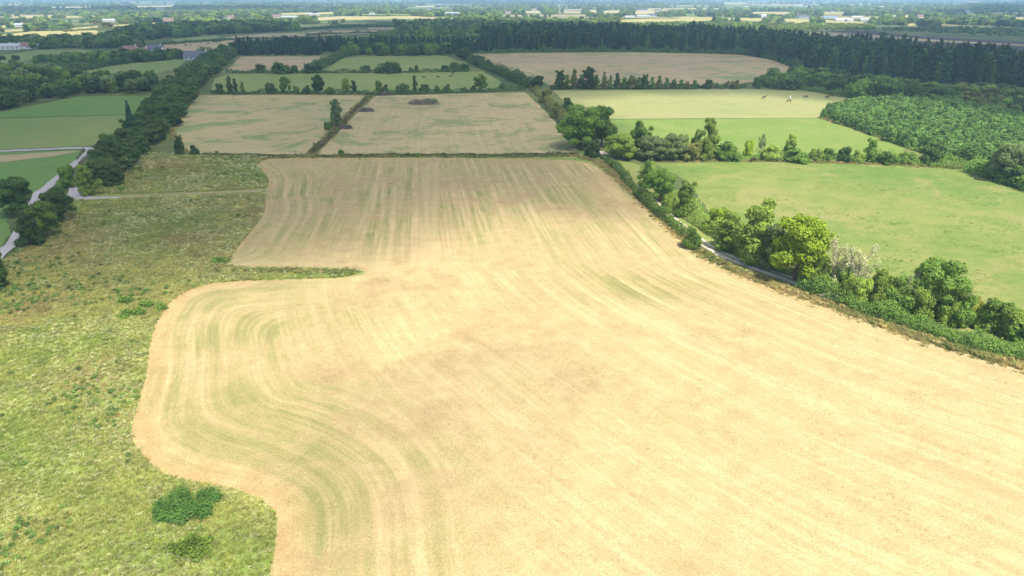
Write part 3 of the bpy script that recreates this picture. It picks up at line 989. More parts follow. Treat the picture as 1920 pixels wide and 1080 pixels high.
# ------------------------------------------------------------------ stuff made of instances (woods, meadow plants)
def scatter(name, pts, protos, label_kind='stuff'):
    """PTS: dict of arrays x y z rz sx sz tint(3) idx; one object whose geometry nodes set a prototype mesh on each point"""
    n = len(pts['x'])
    me = bpy.data.meshes.new(name)
    me.vertices.add(n)
    me.vertices.foreach_set('co', np.stack([pts['x'], pts['y'], pts.get('z', np.zeros(n))], 1).astype(np.float32).ravel())
    set_attr(me, 'size', np.stack([pts['sx'], pts['sx'], pts['sz']], 1))
    set_attr(me, 'turn', np.stack([np.zeros(n), np.zeros(n), pts['rz']], 1))
    set_attr(me, 'tint', pts['tint'])
    a = me.attributes.new('pick', 'INT', 'POINT')
    a.data.foreach_set('value', np.asarray(pts['idx'], np.int32))
    ng = bpy.data.node_groups.new(name, 'GeometryNodeTree')
    ng.interface.new_socket('Geometry', in_out='INPUT', socket_type='NodeSocketGeometry')
    ng.interface.new_socket('Geometry', in_out='OUTPUT', socket_type='NodeSocketGeometry')
    gi, go = ng.nodes.new('NodeGroupInput'), ng.nodes.new('NodeGroupOutput')
    iop = ng.nodes.new('GeometryNodeInstanceOnPoints')
    j = ng.nodes.new('GeometryNodeJoinGeometry')
    for m in reversed(protos):
        po = bpy.data.objects.new('plant_shape', m)
        oi = ng.nodes.new('GeometryNodeObjectInfo')
        oi.inputs[0].default_value = po
        oi.inputs['As Instance'].default_value = True
        ng.links.new(oi.outputs['Geometry'], j.inputs[0])
    ng.links.new(j.outputs[0], iop.inputs['Instance'])
    iop.inputs['Pick Instance'].default_value = True

    def named(attr, typ):
        nd = ng.nodes.new('GeometryNodeInputNamedAttribute')
        nd.data_type = typ
        nd.inputs['Name'].default_value = attr
        return next(s for s in nd.outputs if s.enabled and s.name == 'Attribute')
    ng.links.new(gi.outputs[0], iop.inputs['Points'])
    ng.links.new(named('pick', 'INT'), iop.inputs['Instance Index'])
    ng.links.new(named('size', 'FLOAT_VECTOR'), iop.inputs['Scale'])
    e2r = ng.nodes.new('FunctionNodeEulerToRotation')
    ng.links.new(named('turn', 'FLOAT_VECTOR'), e2r.inputs[0])
    ng.links.new(e2r.outputs[0], iop.inputs['Rotation'])
    ng.links.new(iop.outputs[0], go.inputs[0])
    o = link(name, me)
    md = o.modifiers.new('scatter', 'NODES')
    md.node_group = ng
    return kind(o, label_kind)


def tints(n, names, r, var=0.12):
    base = np.array([TC[k] if isinstance(k, str) else k for k in names])[r.integers(0, len(names), n)]
    return base * (1 + r.normal(0, var, (n, 1)))


def fill(poly_px, spacing, r, extra=None):
    """jittered grid of points inside a pixel polygon, on the ground"""
    g = GP(poly_px)
    a = np.array(g)
    gx, gy = np.meshgrid(np.arange(a[:, 0].min(), a[:, 0].max(), spacing), np.arange(a[:, 1].min(), a[:, 1].max(), spacing))
    gx = gx.ravel() + r.uniform(-.45, .45, gx.size) * spacing
    gy = gy.ravel() + r.uniform(-.45, .45, gy.size) * spacing
    ok = pip(g, gx, gy)
    return gx[ok], gy[ok]


def wood(name, poly_px, spacing, shapes, h, wfac, names, seed, front=0, front_label=None, group=None):
    """a wood: the FRONT trees that show largest are things, the rest one mass"""
    r = np.random.default_rng(seed)
    x, y = fill(poly_px, spacing, r)
    px, py, d = proj(x, y)
    vis = (px > -150) & (px < 2070)
    x, y, d = x[vis], y[vis], d[vis]
    order = np.argsort(d)
    x, y = x[order], y[order]
    n = len(x)
    hh = h * r.uniform(0.66, 1.22, n) * (1 + 0.12 * vnoise(x, y, 40, seed))
    ww = wfac * hh * r.uniform(0.85, 1.2, n)
    tn = tints(n, names, r)
    si = r.integers(0, len(shapes), n)
    for i in range(min(front, n)):
        fl = front_label.get(shapes[si[i]], front_label['']) if isinstance(front_label, dict) else front_label
        plant(shapes[si[i]], x[i], y[i], hh[i], ww[i], tuple(map(float, tn[i])), fl, group, parts=False)
    k = slice(min(front, n), n)
    if n - k.start <= 0:
        return
    protos, base = [], {}
    for s in shapes:
        base[s] = len(protos)
        protos += PROTO['far_' + s]
    sname = np.array(shapes)[si]
    idx = np.array([base[s] for s in sname]) + r.integers(0, 4, n)
    sx = ww / np.array([WIDE[s] for s in sname])
    scatter(name, dict(x=x[k], y=y[k], sx=sx[k], sz=hh[k], rz=r.uniform(0, 6.28, n)[k], tint=tn[k], idx=idx[k]), protos)


# ------------------------------------------------------------------ hedges
def hedge(line_px, h, w, label, tint, leaf=0.45, per_m=45, seed=0, group=None, var=0.35, gap=0.0):
    """a bank of leafy growth along a line: uneven top, ragged sides"""
    r = np.random.default_rng(seed + 500)
    L = np.array(resample(GP(spline(line_px, 4)), 1.0))
    seg = np.hypot(*np.diff(L, axis=0).T)
    s = np.concatenate([[0], np.cumsum(seg)])
    tot = s[-1]
    n = int(tot * per_m)
    u = r.uniform(0, tot, n)
    if gap:
        u = u[vnoise(u, u * 0, 9.0, seed) > -1 + gap]
        n = len(u)
    cx, cy_ = np.interp(u, s, L[:, 0]), np.interp(u, s, L[:, 1])
    i = np.clip(np.searchsorted(s, u) - 1, 0, len(seg) - 1)
    d = np.diff(L, axis=0)[i] / seg[i][:, None]
    hv = h * (1 + var * vnoise(u, u * 0, 6.0, seed) + var * 0.7 * vnoise(u, u * 0, 2.0, seed + 1))
    wv = w * (1 + 0.25 * vnoise(u, u * 0, 5.0, seed + 2))
    a = r.uniform(0, math.pi, n)
    k = np.where(r.random(n) < 0.2, r.uniform(0.4, 1, n), 1 + r.normal(-0.03, 0.12, n))
    off = np.cos(a) * wv / 2 * k * np.where(np.sin(a) < 0.5, 1.0, 1.0)
    z = np.maximum(0.08, (np.sin(a) ** 0.7) * hv * k)
    pos = np.stack([cx - d[:, 1] * off, cy_ + d[:, 0] * off, z], 1)
    nr = np.stack([-d[:, 1] * np.cos(a), d[:, 0] * np.cos(a), np.sin(a) + 0.25], 1) + r.normal(0, 0.5, (n, 3))
    nr /= np.linalg.norm(nr, axis=1)[:, None]
    A = np.cross(nr, r.normal(0, 1, (n, 3))); A /= np.linalg.norm(A, axis=1)[:, None] + 1e-9
    B = np.cross(nr, A)
    sz = leaf * r.uniform(0.5, 1.3, n)[:, None]
    A, B = A * sz * .65, B * sz * .5
    co = np.stack([pos - A - B * .6, pos + A * .2 - B, pos + A, pos + B], 1).reshape(-1, 3)
    o = link('hedge', mesh_np('hedge', co, quads=np.arange(n * 4).reshape(-1, 4)), M['leaf'])
    o['tint'] = TC[tint] if isinstance(tint, str) else tint
    return tag(o, label, 'hedge', group)


# --- near hedgerow along the farm track
hedge([(1498, 537), (1560, 562), (1650, 594), (1740, 622), (1800, 642), (1930, 674), (2100, 715)], 2.6, 2.8, 'thick clipped green hedge between the straw coloured field and the stony track', (0.19, 0.315, 0.065), 0.22, 330, 1)
hedge([(1132, 298), (1160, 322), (1180, 346), (1215, 384), (1250, 414), (1290, 447)], 1.9, 2.4, 'low scrubby hedge between the stony track and the corner of the mown field', 'mid', 0.26, 190, 2)
hedge([(1210, 322), (1240, 352), (1280, 395), (1330, 432), (1390, 470), (1470, 503), (1560, 532), (1650, 556), (1800, 596), (1940, 632)], 2.9, 3.6, 'overgrown hedge on the pasture side of the stony track', 'light', 0.26, 230, 3, var=0.6)
hedge([(1135, 290), (1220, 296), (1330, 297), (1450, 300), (1560, 302), (1640, 305), (1760, 312), (1830, 318)], 2.6, 4.5, 'bramble hedge dividing the green pasture from the bright field behind', 'mid', 0.32, 130, 4, var=0.55)
hedge([(1000, 168), (1020, 186), (1045, 214), (1072, 248), (1092, 276)], 3.0, 4.5, 'olive green hedge along the edge of the pale mown field', 'olive', 0.36, 130, 5)
hedge([(1030, 168), (1120, 166), (1250, 165), (1400, 164)], 2.4, 3.0, 'dark hedge beneath the row of slender trees behind the pale pasture', 'dark', 0.6, 40, 6)
hedge([(395, 176), (500, 176.5), (640, 177), (700, 177)], 1.8, 2.4, 'dark hedge with small trees behind the patchy mown field', 'dark', 0.5, 40, 7, var=0.5)
hedge([(700, 177), (800, 175), (900, 172.5), (985, 169)], 1.8, 2.4, 'dark hedge with small trees behind the brush heaps', 'dark', 0.5, 40, 8, var=0.5)
hedge([(425, 138), (560, 137.5), (720, 137), (880, 134.5)], 1.9, 2.6, 'dark hedge between the two dull pastures', 'dark', 0.6, 32, 9, var=0.5)
hedge([(590, 132), (612, 122), (640, 108), (665, 103)], 4.5, 7, 'broad bushy hedge climbing beside the small tan field', 'dark', 0.8, 50, 10)
hedge([(872, 104), (884, 116), (905, 126), (935, 138), (975, 156), (1000, 166)], 4.5, 7, 'tall dark hedge along the big cut meadow', 'dark', 0.8, 60, 11, var=0.5)
hedge([(380, 290.5), (480, 293), (580, 293), (760, 292), (900, 291.5), (1085, 290)], 0.7, 1.6, 'low ragged strip of rushes and grass crossing behind the mown field', (0.10, 0.125, 0.042), 0.35, 40, 12, var=0.6)
hedge([(586, 286), (620, 256), (655, 218), (690, 184)], 0.8, 2.2, 'rough bank of dry weeds between the two mown fields', (0.15, 0.135, 0.06), 0.35, 50, 13, var=0.6)
hedge([(1548, 219), (1600, 239), (1650, 256), (1700, 276), (1750, 292)], 1.6, 3.0, 'leafy fringe along the front of the young plantation', 'mid', 0.5, 60, 14, var=0.5)
hedge([(1822, 322), (1862, 332), (1900, 346), (1960, 368)], 3.4, 6.0, 'dark thicket edging the far corner of the green pasture', 'mid', 0.6, 110, 15, var=0.4)
hedge([(395, 101), (330, 108), (250, 116), (200, 124), (140, 134), (60, 138)], 4.2, 7, 'dark shrubby hedge behind the small green field', 'dark', 0.9, 40, 16, var=0.5)
hedge([(300, 84.5), (360, 80), (405, 76.5)], 2.2, 4, 'clipped dark hedge behind the grazing cattle', 'dark', 0.9, 24, 17)
hedge([(400, 79), (440, 74.5), (560, 72), (640, 70)], 2.2, 4, 'long dark hedge at the top of the cattle field', 'dark', 0.9, 24, 18)
hedge([(575, 67), (640, 63.5), (720, 62)], 2.6, 5, 'dark hedge between two thin tan fields beyond the firs', 'dark', 1.0, 24, 19, var=0.6)
hedge([(560, 57), (640, 52), (770, 50.5)], 3.0, 6, 'dark straight hedge beyond the thin tan fields', 'dark', 1.2, 24, 20)
hedge([(620, 49), (700, 47.5), (760, 46.5)], 3.0, 6, 'long hedge in front of the pale strip of ripe corn', 'mid', 1.2, 20, 21)
hedge([(150, 152), (220, 147), (290, 143)], 3.0, 6, 'dark hedge between the two small green fields', 'dark', 0.8, 40, 22, var=0.5)
hedge([(120, 60), (200, 54), (322, 48)], 2.5, 5, 'low hedge edging the yellow field before the white house', 'olive', 1.2, 16, 23, var=0.6)
hedge([(40, 52), (120, 50.5), (190, 47)], 2.5, 5, 'pale green hedge between two narrow yellow fields', 'olive', 1.2, 16, 24, var=0.6)

hedge([(925, 99.5), (1000, 98.5), (1100, 97.6), (1250, 98), (1390, 102.5), (1450, 112), (1492, 127), (1500, 136)], 3.6, 5, 'green undergrowth along the foot of the fir wood behind the cut meadow', (0.09, 0.165, 0.05), 0.8, 60, 31, var=0.7)
hedge([(1500, 166), (1600, 184), (1700, 189), (1760, 196)], 2.4, 4, 'leafy bank where the willow scrub meets the plantation', 'mid', 0.6, 60, 32, var=0.6)
# --- single trees one can point to
PX = [
    ('broad', 1742, 592, 488, 98, 'mid', 'dense rounded dark green tree rising above the clipped hedge'),
    ('broad', 1492, 526, 406, 112, 'bright', 'bright yellow-green tree with a full crown beside the stony track'),
    ('tall', 1414, 496, 384, 92, 'light', 'tall ivy-clad tree next to the bright yellow-green tree'),
    ('tall', 1366, 468, 398, 60, 'light', 'slim pale green tree between the ivy-clad tree and the track'),
    ('tall', 1442, 506, 420, 50, 'grey', 'greyish tree filling the gap behind the bright yellow-green tree'),
    ('tall', 1284, 404, 340, 46, 'mid', 'pointed tree casting a dark shadow on the stony track'),
    ('broad', 1238, 378, 318, 56, 'mid', 'leaning green tree over the bend of the stony track'),
    ('tall', 1212, 352, 302, 30, 'mid', 'narrow dark tree at the top of the stony track'),
    ('bush', 1252, 400, 360, 26, 'light', 'light green shrub at the foot of the leaning tree'),
    ('bush', 1297, 464, 424, 36, 'mid', 'round green bush alone on the field side of the track'),
    ('bush', 1344, 434, 388, 44, 'bright', 'bright shrub where the track passes the ivy-clad tree'),
    ('sparse', 1560, 548, 448, 62, 'pale', 'thin pale tree with bare twigs beside the yellow-green tree'),
    ('sparse', 1600, 556, 462, 66, 'pale', 'spreading bare tree with the whitest twigs in the hedgerow'),
    ('tall', 1578, 552, 474, 34, 'mid', 'ivy covered stem between the two bare trees'),
    ('tall', 1640, 572, 504, 44, 'light', 'yellowish tree with a rusty top in the hedgerow'),
    ('bush', 1612, 572, 520, 46, 'light', 'leafy shrub below the bare trees'),
    ('bush', 1676, 588, 520, 64, 'mid', 'wide green bush left of the dense rounded tree'.replace('left of', 'before')),
    ('sparse', 1700, 584, 500, 40, 'pale', 'leafless twiggy sapling against the dense rounded tree'),
    ('sparse', 1787, 600, 532, 48, 'pale', 'small tree with a pale bare trunk past the dense rounded tree'),
    ('bush', 1822, 606, 556, 40, 'yellow', 'yellowish bush behind the clipped hedge'),
    ('bush', 1866, 622, 562, 62, 'mid', 'dark leafy bush behind the end of the clipped hedge'),
    ('bush', 1914, 640, 572, 62, 'mid', 'dark bush at the edge of the frame above the clipped hedge'),
    ('bush', 1772, 606, 556, 40, 'light', 'light bush at the foot of the pale bare trunk'),
    ('bush', 1592, 570, 512, 40, 'light', 'yellow-green shrub pressed against the clipped hedge under the bare trees'),
    ('bush', 1654, 582, 518, 50, 'light', 'bright shrub between the wide green bush and the bare trees'),
    ('bush', 1722, 600, 540, 44, 'light', 'light shrub half covering the foot of the dense rounded tree'),
    ('bush', 1800, 612, 552, 46, 'mid', 'green bush just past the pale bare trunk'),
    ('bush', 1846, 616, 566, 44, 'light', 'bright low bush before the dark leafy bush of the hedge end'),
    ('bush', 1890, 632, 574, 46, 'light', 'light green bush between the two dark bushes of the hedge end'),
    ('bush', 1536, 546, 486, 40, 'light', 'leafy bush joining the bright tree to the bare trees'),
    ('broad', 1092, 278, 198, 84, 'mid', 'huge dark round oak at the corner of the mown field'),
    ('broad', 1126, 274, 197, 56, (0.12, 0.20, 0.045), 'second dark oak joined to the huge round oak'),
    ('bush', 1112, 295, 259, 32, (0.12, 0.20, 0.05), 'round dark bush below the huge oak'),
    ('broad', 1166, 299, 250, 62, 'light', 'bright leafy tree next to the round dark bush'),
    ('broad', 1200, 292, 226, 46, 'mid', 'domed tree standing tall behind the bramble hedge'),
    ('broad', 1222, 300, 254, 60, 'grey', 'grey-green rounded tree in the bramble hedge'),
    ('broad', 1258, 300, 250, 50, 'grey', 'second grey-green tree beside the domed one'),
    ('bush', 1296, 300, 264, 46, 'olive', 'olive bush at the foot of the tall poplar'),
    ('bush', 1278, 288, 248, 26, 'light', 'bright rounded bush before the tall poplar'),
    ('bush', 1303, 286, 242, 24, 'mid', 'small tree touching the tall poplar'),
    ('tall', 1327, 300, 221, 38, 'light', 'tall upright poplar in the bramble hedge'),
    ('bush', 1360, 300, 262, 50, 'mid', 'wide bush just past the tall poplar'),
    ('bush', 1402, 294, 258, 20, 'bright', 'small bright yellow-green bush in the bramble hedge'),
    ('sparse', 1425, 296, 252, 18, 'grey', 'thin twiggy sapling in the bramble hedge'),
    ('bush', 1440, 301, 270, 36, 'light', 'pale green bush past the twiggy sapling'),
    ('tall', 1479, 300, 252, 28, 'light', 'slender light green tree in the bramble hedge'),
    ('bush', 1492, 303, 276, 50, 'mid', 'low dark bush under the slender light green tree'),
    ('bush', 1528, 302, 276, 28, 'light', 'light bush past the slender light green tree'),
    ('bush', 1552, 302, 276, 24, 'mid', 'small bush with yellow edges in the bramble hedge'),
    ('bush', 1580, 304, 274, 28, 'dark', 'rounded dark bush near the gap in the bramble hedge'),
    ('tall', 1631, 304, 261, 28, 'mid', 'dark upright tree near the end of the bramble hedge'),
    ('bush', 1608, 304, 280, 24, 'light', 'small light bush before the dark upright tree'),
    ('bush', 1660, 308, 281, 34, 'mid', 'spreading bush right after the dark upright tree'.replace('right after', 'just past')),
    ('bush', 1741, 309, 273, 42, 'dark', 'isolated round dark bush at the end of the bramble hedge'),
    ('bush', 1700, 306, 284, 40, 'light', 'low light bush before the isolated round dark bush'),
    ('broad', 1882, 340, 268, 66, 'grey', 'large grey-green willow at the corner of the green pasture'),
    ('bush', 1836, 318, 298, 36, 'dark', 'dark bush at the head of the corner thicket'),
    ('bush', 1902, 347, 306, 56, 'dark', 'dark shadowy bush below the large willow'),
    ('bush', 1860, 332, 300, 40, 'mid', 'green bush between the thicket and the large willow'),
    ('bush', 1064, 208, 182, 23, 'dark', 'small dark tree beside the olive hedge'),
    ('bush', 1024, 192, 166, 26, 'olive', 'yellowish bush at the top of the olive hedge'),
    ('bush', 1046, 220, 192, 26, 'olive', 'yellowish bush halfway along the olive hedge'),
    ('broad', 1008, 170, 141, 26, 'dark', 'round dark tree where the hedges meet'),
    # row of small trees behind the mown fields
    ('tall', 433, 174, 142, 11, 'dark', 'pointed dark tree at the road end of the field hedge'), ('tall', 443, 174, 147, 9, 'dark', 'second pointed dark tree in the field hedge'),
    ('bush', 413, 175, 156, 16, 'dark', 'dark shrub beginning the field hedge'), ('tall', 456, 174, 153, 9, 'mid', 'thin sapling past the pointed dark trees'),
    ('bush', 508, 174, 154, 22, 'dark', 'dark bush before the round-headed tree of the field hedge'), ('broad', 535, 173, 143, 21, 'mid', 'round-headed green tree in the field hedge'),
    ('bush', 556, 175, 161, 14, 'mid', 'small bush past the round-headed tree'), ('broad', 597, 174, 140, 25, 'dark', 'dark open-crowned tree in the field hedge'),
    ('bush', 575, 175, 160, 18, 'dark', 'dark shrub beside the open-crowned tree'), ('bush', 619, 175, 162, 16, 'mid', 'low bush past the open-crowned tree'),
    ('broad', 650, 174, 146, 16, 'light', 'pale round tree on a bare stem in the field hedge'), ('tall', 665, 174, 151, 13, 'dark', 'pointed dark tree beside the pale round tree'),
    ('bush', 711, 173, 150, 14, 'mid', 'light tree above the dry weed bank'), ('bush', 722, 174, 158, 16, 'dark', 'dark shrub behind the brush heaps'),
    ('bush', 755, 173, 155, 26, 'mid', 'leafy clump behind the widest brush heap'), ('tall', 778, 172, 142, 9, 'dark', 'thin upright sapling near the grazing horses'),
    ('bush', 797, 172, 158, 22, 'dark', 'dark low bush near the grazing horses'), ('bush', 820, 172, 159, 12, 'mid', 'small bush past the dark low bush'),
    ('bush', 838, 171, 157, 15, 'mid', 'rounded bush beneath the grazing horses'), ('bush', 870, 171, 162, 12, 'mid', 'small bush before the lollipop tree'),
    ('broad', 902, 170, 138, 24, 'mid', 'lollipop shaped round tree at the end of the field hedge'), ('bush', 888, 171, 160, 12, 'dark', 'shrub at the foot of the lollipop tree'),
    ('bush', 942, 168, 157, 14, 'dark', 'bush past the lollipop tree'),
    ('bush', 489, 136, 119, 20, 'dark', 'dark bush starting the far pasture hedge'), ('bush', 529, 138, 115, 34, 'dark', 'dome shaped dark bush in the far pasture hedge'),
    ('bush', 553, 137, 122, 16, 'dark', 'lower bush beside the dome shaped one'), ('bush', 588, 136, 117, 40, 'dark', 'broad dark clump in the far pasture hedge'),
    ('bush', 686, 136, 122, 20, 'dark', 'round bush in the middle of the far pasture hedge'), ('bush', 716, 137, 118, 28, 'dark', 'left half of the biggest dark clump'.replace('left', 'first')),
    ('bush', 736, 137, 115, 34, 'dark', 'biggest dark clump in the far pasture hedge'), ('tall', 782, 136, 122, 9, 'dark', 'thin tree past the biggest dark clump'),
    ('tall', 770, 136, 126, 8, 'dark', 'small dark tree past the biggest clump'), ('bush', 836, 134, 121, 18, 'dark', 'bush before the corner of the far pasture'),
    ('bush', 853, 134, 116, 22, 'dark', 'taller bush at the corner of the far pasture'), ('bush', 872, 133, 117, 20, 'dark', 'end bush at the corner of the far pasture'),
    ('broad', 896, 124, 103, 28, 'dark', 'rounded dark tree at the tip of the cut meadow'),
    ('broad', 870, 112, 92, 30, 'dark', 'dark tree where the hedge meets the woods'),
    # by the mown field divider
    ('tall', 632, 236, 186, 27, 'grey', 'lone ragged birch on the weed bank between mown fields'), ('bush', 615, 243, 228, 17, 'mid', 'small green shrub at the foot of the lone birch'),
    ('bush', 640, 290, 279, 11, 'mid', 'single small bush on the strip behind the mown field'), ('bush', 783, 293, 286, 14, 'mid', 'tiny bush on the grass strip near the gateway'),
    # left tree line, near end
    ('broad', 34, 402, 332, 70, 'dark', 'spreading flat-topped tree beside the bend in the road'), ('broad', 112, 414, 354, 58, 'dark', 'dense dark tree beside the gravel gateway'),
    ('broad', 82, 446, 376, 72, 'mid', 'leafy dark tree hanging over the road'), ('tall', 58, 462, 396, 44, 'dark', 'tall dark tree at the near end of the road trees'),
    ('bush', -6, 520, 462, 44, 'dark', 'dark bush where the road leaves the picture'), ('bush', -20, 540, 470, 60, 'dark', 'dark bush partly outside the picture by the road'),
    ('bush', 130, 351, 309, 36, 'mid', 'leafy bush between the road and the gateway'), ('tall', 165, 366, 310, 36, 'light', 'lighter green tree at the gateway to the rough meadow'),
    ('conifer', 252, 262, 190, 26, 'fir', 'lone dark pointed fir rising from the roadside trees'), ('tall', 340, 290, 254, 22, 'dark', 'dark twin-topped shrub at the mown field corner'),
    ('bush', 366, 290, 271, 18, 'dark', 'small round dark bush alone at the mown field corner'), ('bush', 408, 293, 282, 9, 'light', 'tiny pale sapling by the mown field corner'),
    ('bush', 30, 112, 103, 14, 'dark', 'isolated dark bush in the far green field'), ('bush', 5, 112, 104, 12, 'dark', 'smaller isolated bush in the far green field'),
    ('broad', 407, 100, 90, 14, 'dark', 'round tree beside the grey farm shed'),
]
for s, px, b, tp, w, tn, lab in PX:
    plant_px(s, px, b, tp, w, tn, lab, parts=(G(px, b)[1] < 460))

# --- slender row behind the pale pasture
r = np.random.default_rng(21)
row = [(1050, 131, 26), (1063, 140, 14), (1076, 130, 18), (1090, 139, 14), (1105, 126, 30), (1118, 140, 14), (1132, 134, 11), (1144, 141, 10), (1156, 137, 14), (1170, 146, 16), (1184, 142, 24),
       (1197, 144, 12), (1208, 139, 20), (1222, 144, 12), (1236, 142, 14), (1250, 146, 12), (1262, 149, 12), (1276, 149, 12), (1288, 152, 12), (1302, 150, 12), (1328, 149, 19), (1352, 157, 8), (1378, 149, 19)]
for i, (px, tp, w) in enumerate(row):
    plant_px('tall' if i < 20 else 'bush', px, 166.5, tp, w, ['dark', 'mid', 'olive', 'mid'][i % 4],
             f'{"slender tree" if i < 20 else "small round tree"} behind the pale pasture, {ordinal(i + 1)} of its row counting from the olive hedge', 'row of slender trees behind the pale pasture', parts=True)

# --- trees along the left road: a thick line in two or three ranks
line = GP(spline([(172, 350), (200, 318), (230, 292), (266, 268), (290, 240), (315, 208), (335, 180), (362, 152), (392, 130), (415, 112), (432, 98)], 5))
L = resample(line, 5.2)
k = 0
for i, (x, y) in enumerate(L):
    d = math.hypot(x, y)
    for off in (0, 1, 2):
        wide = 3.6 + 1.6 * min(1, max(0, (y - 230) / 120))
        xx = x + (off - 1) * wide * 1.15 + r.normal(0, 0.9)
        yy = y + r.normal(0, 1.6) + (off == 1) * 2.0
        if (r.random() < 0.12 and off != 1) or (off == 0 and y < 262):
            continue
        k += 1
        hgt = r.uniform(6.0, 9.5) if off != 2 else r.uniform(4.5, 7.5)
        plant('broad' if r.random() < 0.6 else 'tall' if r.random() < 0.5 else 'bush', xx, yy, hgt, r.uniform(5.5, 8.0), ['dark', 'dark', (0.11, 0.19, 0.045), 'dark', (0.10, 0.165, 0.05), (0.13, 0.20, 0.055)][r.integers(0, 6)],
              f'dark leafy tree in the thick roadside line, {ordinal(k)} counting from the gravel gateway', 'trees lining the road', parts=y < 330)

# --- woods
wood('conifer_wood', [(905, 97), (1100, 97), (1250, 97.5), (1390, 102), (1450, 112), (1495, 128), (1560, 142), (1680, 152), (1780, 158), (2080, 172), (2080, 156), (1920, 140), (1760, 121), (1620, 103), (1480, 87), (1300, 71), (1120, 68), (900, 72)],
     6.6, ['conifer', 'conifer', 'conifer', 'tall'], 15.5, 0.36, ['fir', 'blue', 'fir', 'dark', 'fir', 'blue', 'moss'], 31, front=290, front_label={'': 'dark conifer on the edge of the big fir wood behind the cut meadow', 'tall': 'slender dark leafy tree mixed among the conifers behind the cut meadow'}, group='trees at the edge of the fir wood')
wood('conifer_wood', [(440, 104.5), (600, 104), (604, 97), (760, 101), (880, 101), (905, 97), (905, 92), (760, 92), (600, 90), (440, 92)],
     6.5, ['conifer'], 12, 0.36, ['fir', 'blue'], 32, front=0)
wood('mixed_wood', [(640, 103), (760, 106), (850, 103), (850, 98), (660, 95)], 7, ['broad', 'bush'], 8, 0.9, ['dark', 'dark', 'mid'], 33)
wood('mixed_wood', [(600, 90), (700, 78), (760, 60), (740, 52), (800, 46), (960, 50), (1100, 50), (1120, 66), (900, 72), (910, 92), (760, 93)], 11, ['broad', 'bush', 'broad', 'conifer'], 10, 0.9, ['dark', 'dark', 'mid', 'grey'], 34)
wood('roadside_wood', [(-150, 216), (0, 207), (60, 195), (150, 178), (285, 174), (296, 160), (120, 158), (125, 150), (60, 142), (0, 128), (-150, 140)], 7.5, ['broad', 'bush', 'broad'], 8.0, 0.95, ['dark', 'dark', 'mid', 'grey'], 35,
     front=70, front_label={'': 'dark broadleaf tree on the near edge of the roadside wood', 'bush': 'dark bush under the trees edging the roadside wood'}, group='trees at the edge of the roadside wood')
wood('willow_scrub', [(1408, 167), (1500, 168), (1560, 171), (1602, 186), (1700, 190), (1790, 198), (1790, 178), (1680, 164), (1560, 152), (1500, 144), (1412, 156)], 6.2, ['bush', 'broad'], 6.5, 1.1, ['dark', 'mid', 'dark'], 36,
     front=80, front_label='rounded dark willow in the scrub behind the horses', group='willows behind the pale pasture')
wood('young_plantation', [(1542, 221), (1560, 208), (1620, 196), (1700, 196), (1790, 200), (1880, 218), (2060, 262), (2060, 330), (1920, 318), (1840, 312), (1770, 298), (1700, 278), (1650, 259), (1600, 242)], 2.15, ['young', 'bush', 'young'], 4.4, 0.60,
     [(0.16, 0.28, 0.07), (0.15, 0.265, 0.062), (0.175, 0.285, 0.07), (0.13, 0.235, 0.06)], 37, front=300, front_label={'': 'young bright green tree packed in the near side of the plantation', 'bush': 'low bright green bush between the young plantation trees'}, group='young trees in the plantation')
wood('marsh_scrub', [(1720, 178), (1800, 166), (2080, 184), (2080, 260), (1920, 232), (1820, 205), (1740, 192)], 6, ['bush', 'bush', 'broad'], 3.6, 1.3, ['grey', 'mid', 'dark', 'olive'], 38)
wood('bog_scrub', [(1640, 56), (1760, 52), (2080, 56), (2080, 74), (1900, 69), (1720, 60)], 12, ['bush'], 3.5, 1.5, ['dark', 'grey', 'mid'], 39)
wood('green_scrub', [(1100, 46), (1300, 43), (1460, 46), (1640, 48), (1640, 57), (1540, 58), (1460, 63), (1330, 57), (1180, 54), (1100, 54)], 12, ['bush', 'broad'], 4.5, 1.3, ['light', 'olive', 'mid'], 40)
wood('field_copse', [(60, 114), (130, 108), (180, 107), (182, 116), (100, 120), (60, 119)], 6.5, ['bush'], 5, 1.2, ['dark', 'mid'], 41, front=60, front_label='dark bush in the copse on the far green field', group='bushes of the far copse')
wood('farm_copse', [(170, 112), (260, 104), (300, 104), (345, 104), (345, 111), (240, 120), (185, 124)], 7, ['broad', 'bush'], 6.5, 1.0, ['dark', 'dark', 'mid'], 42)
wood('farm_copse', [(-100, 98), (0, 91), (60, 93), (140, 90), (200, 92), (270, 88), (262, 76), (180, 76), (80, 79), (0, 80), (-100, 84)], 9, ['broad', 'bush', 'broad'], 8.5, 1.0, ['dark', 'dark', 'mid', 'grey'], 43)
wood('farm_copse', [(190, 74), (270, 77), (320, 72), (420, 64), (560, 58), (560, 50), (440, 46), (330, 52), (250, 56)], 11, ['broad', 'broad', 'bush'], 9.5, 1.0, ['dark', 'mid', 'dark'], 44)

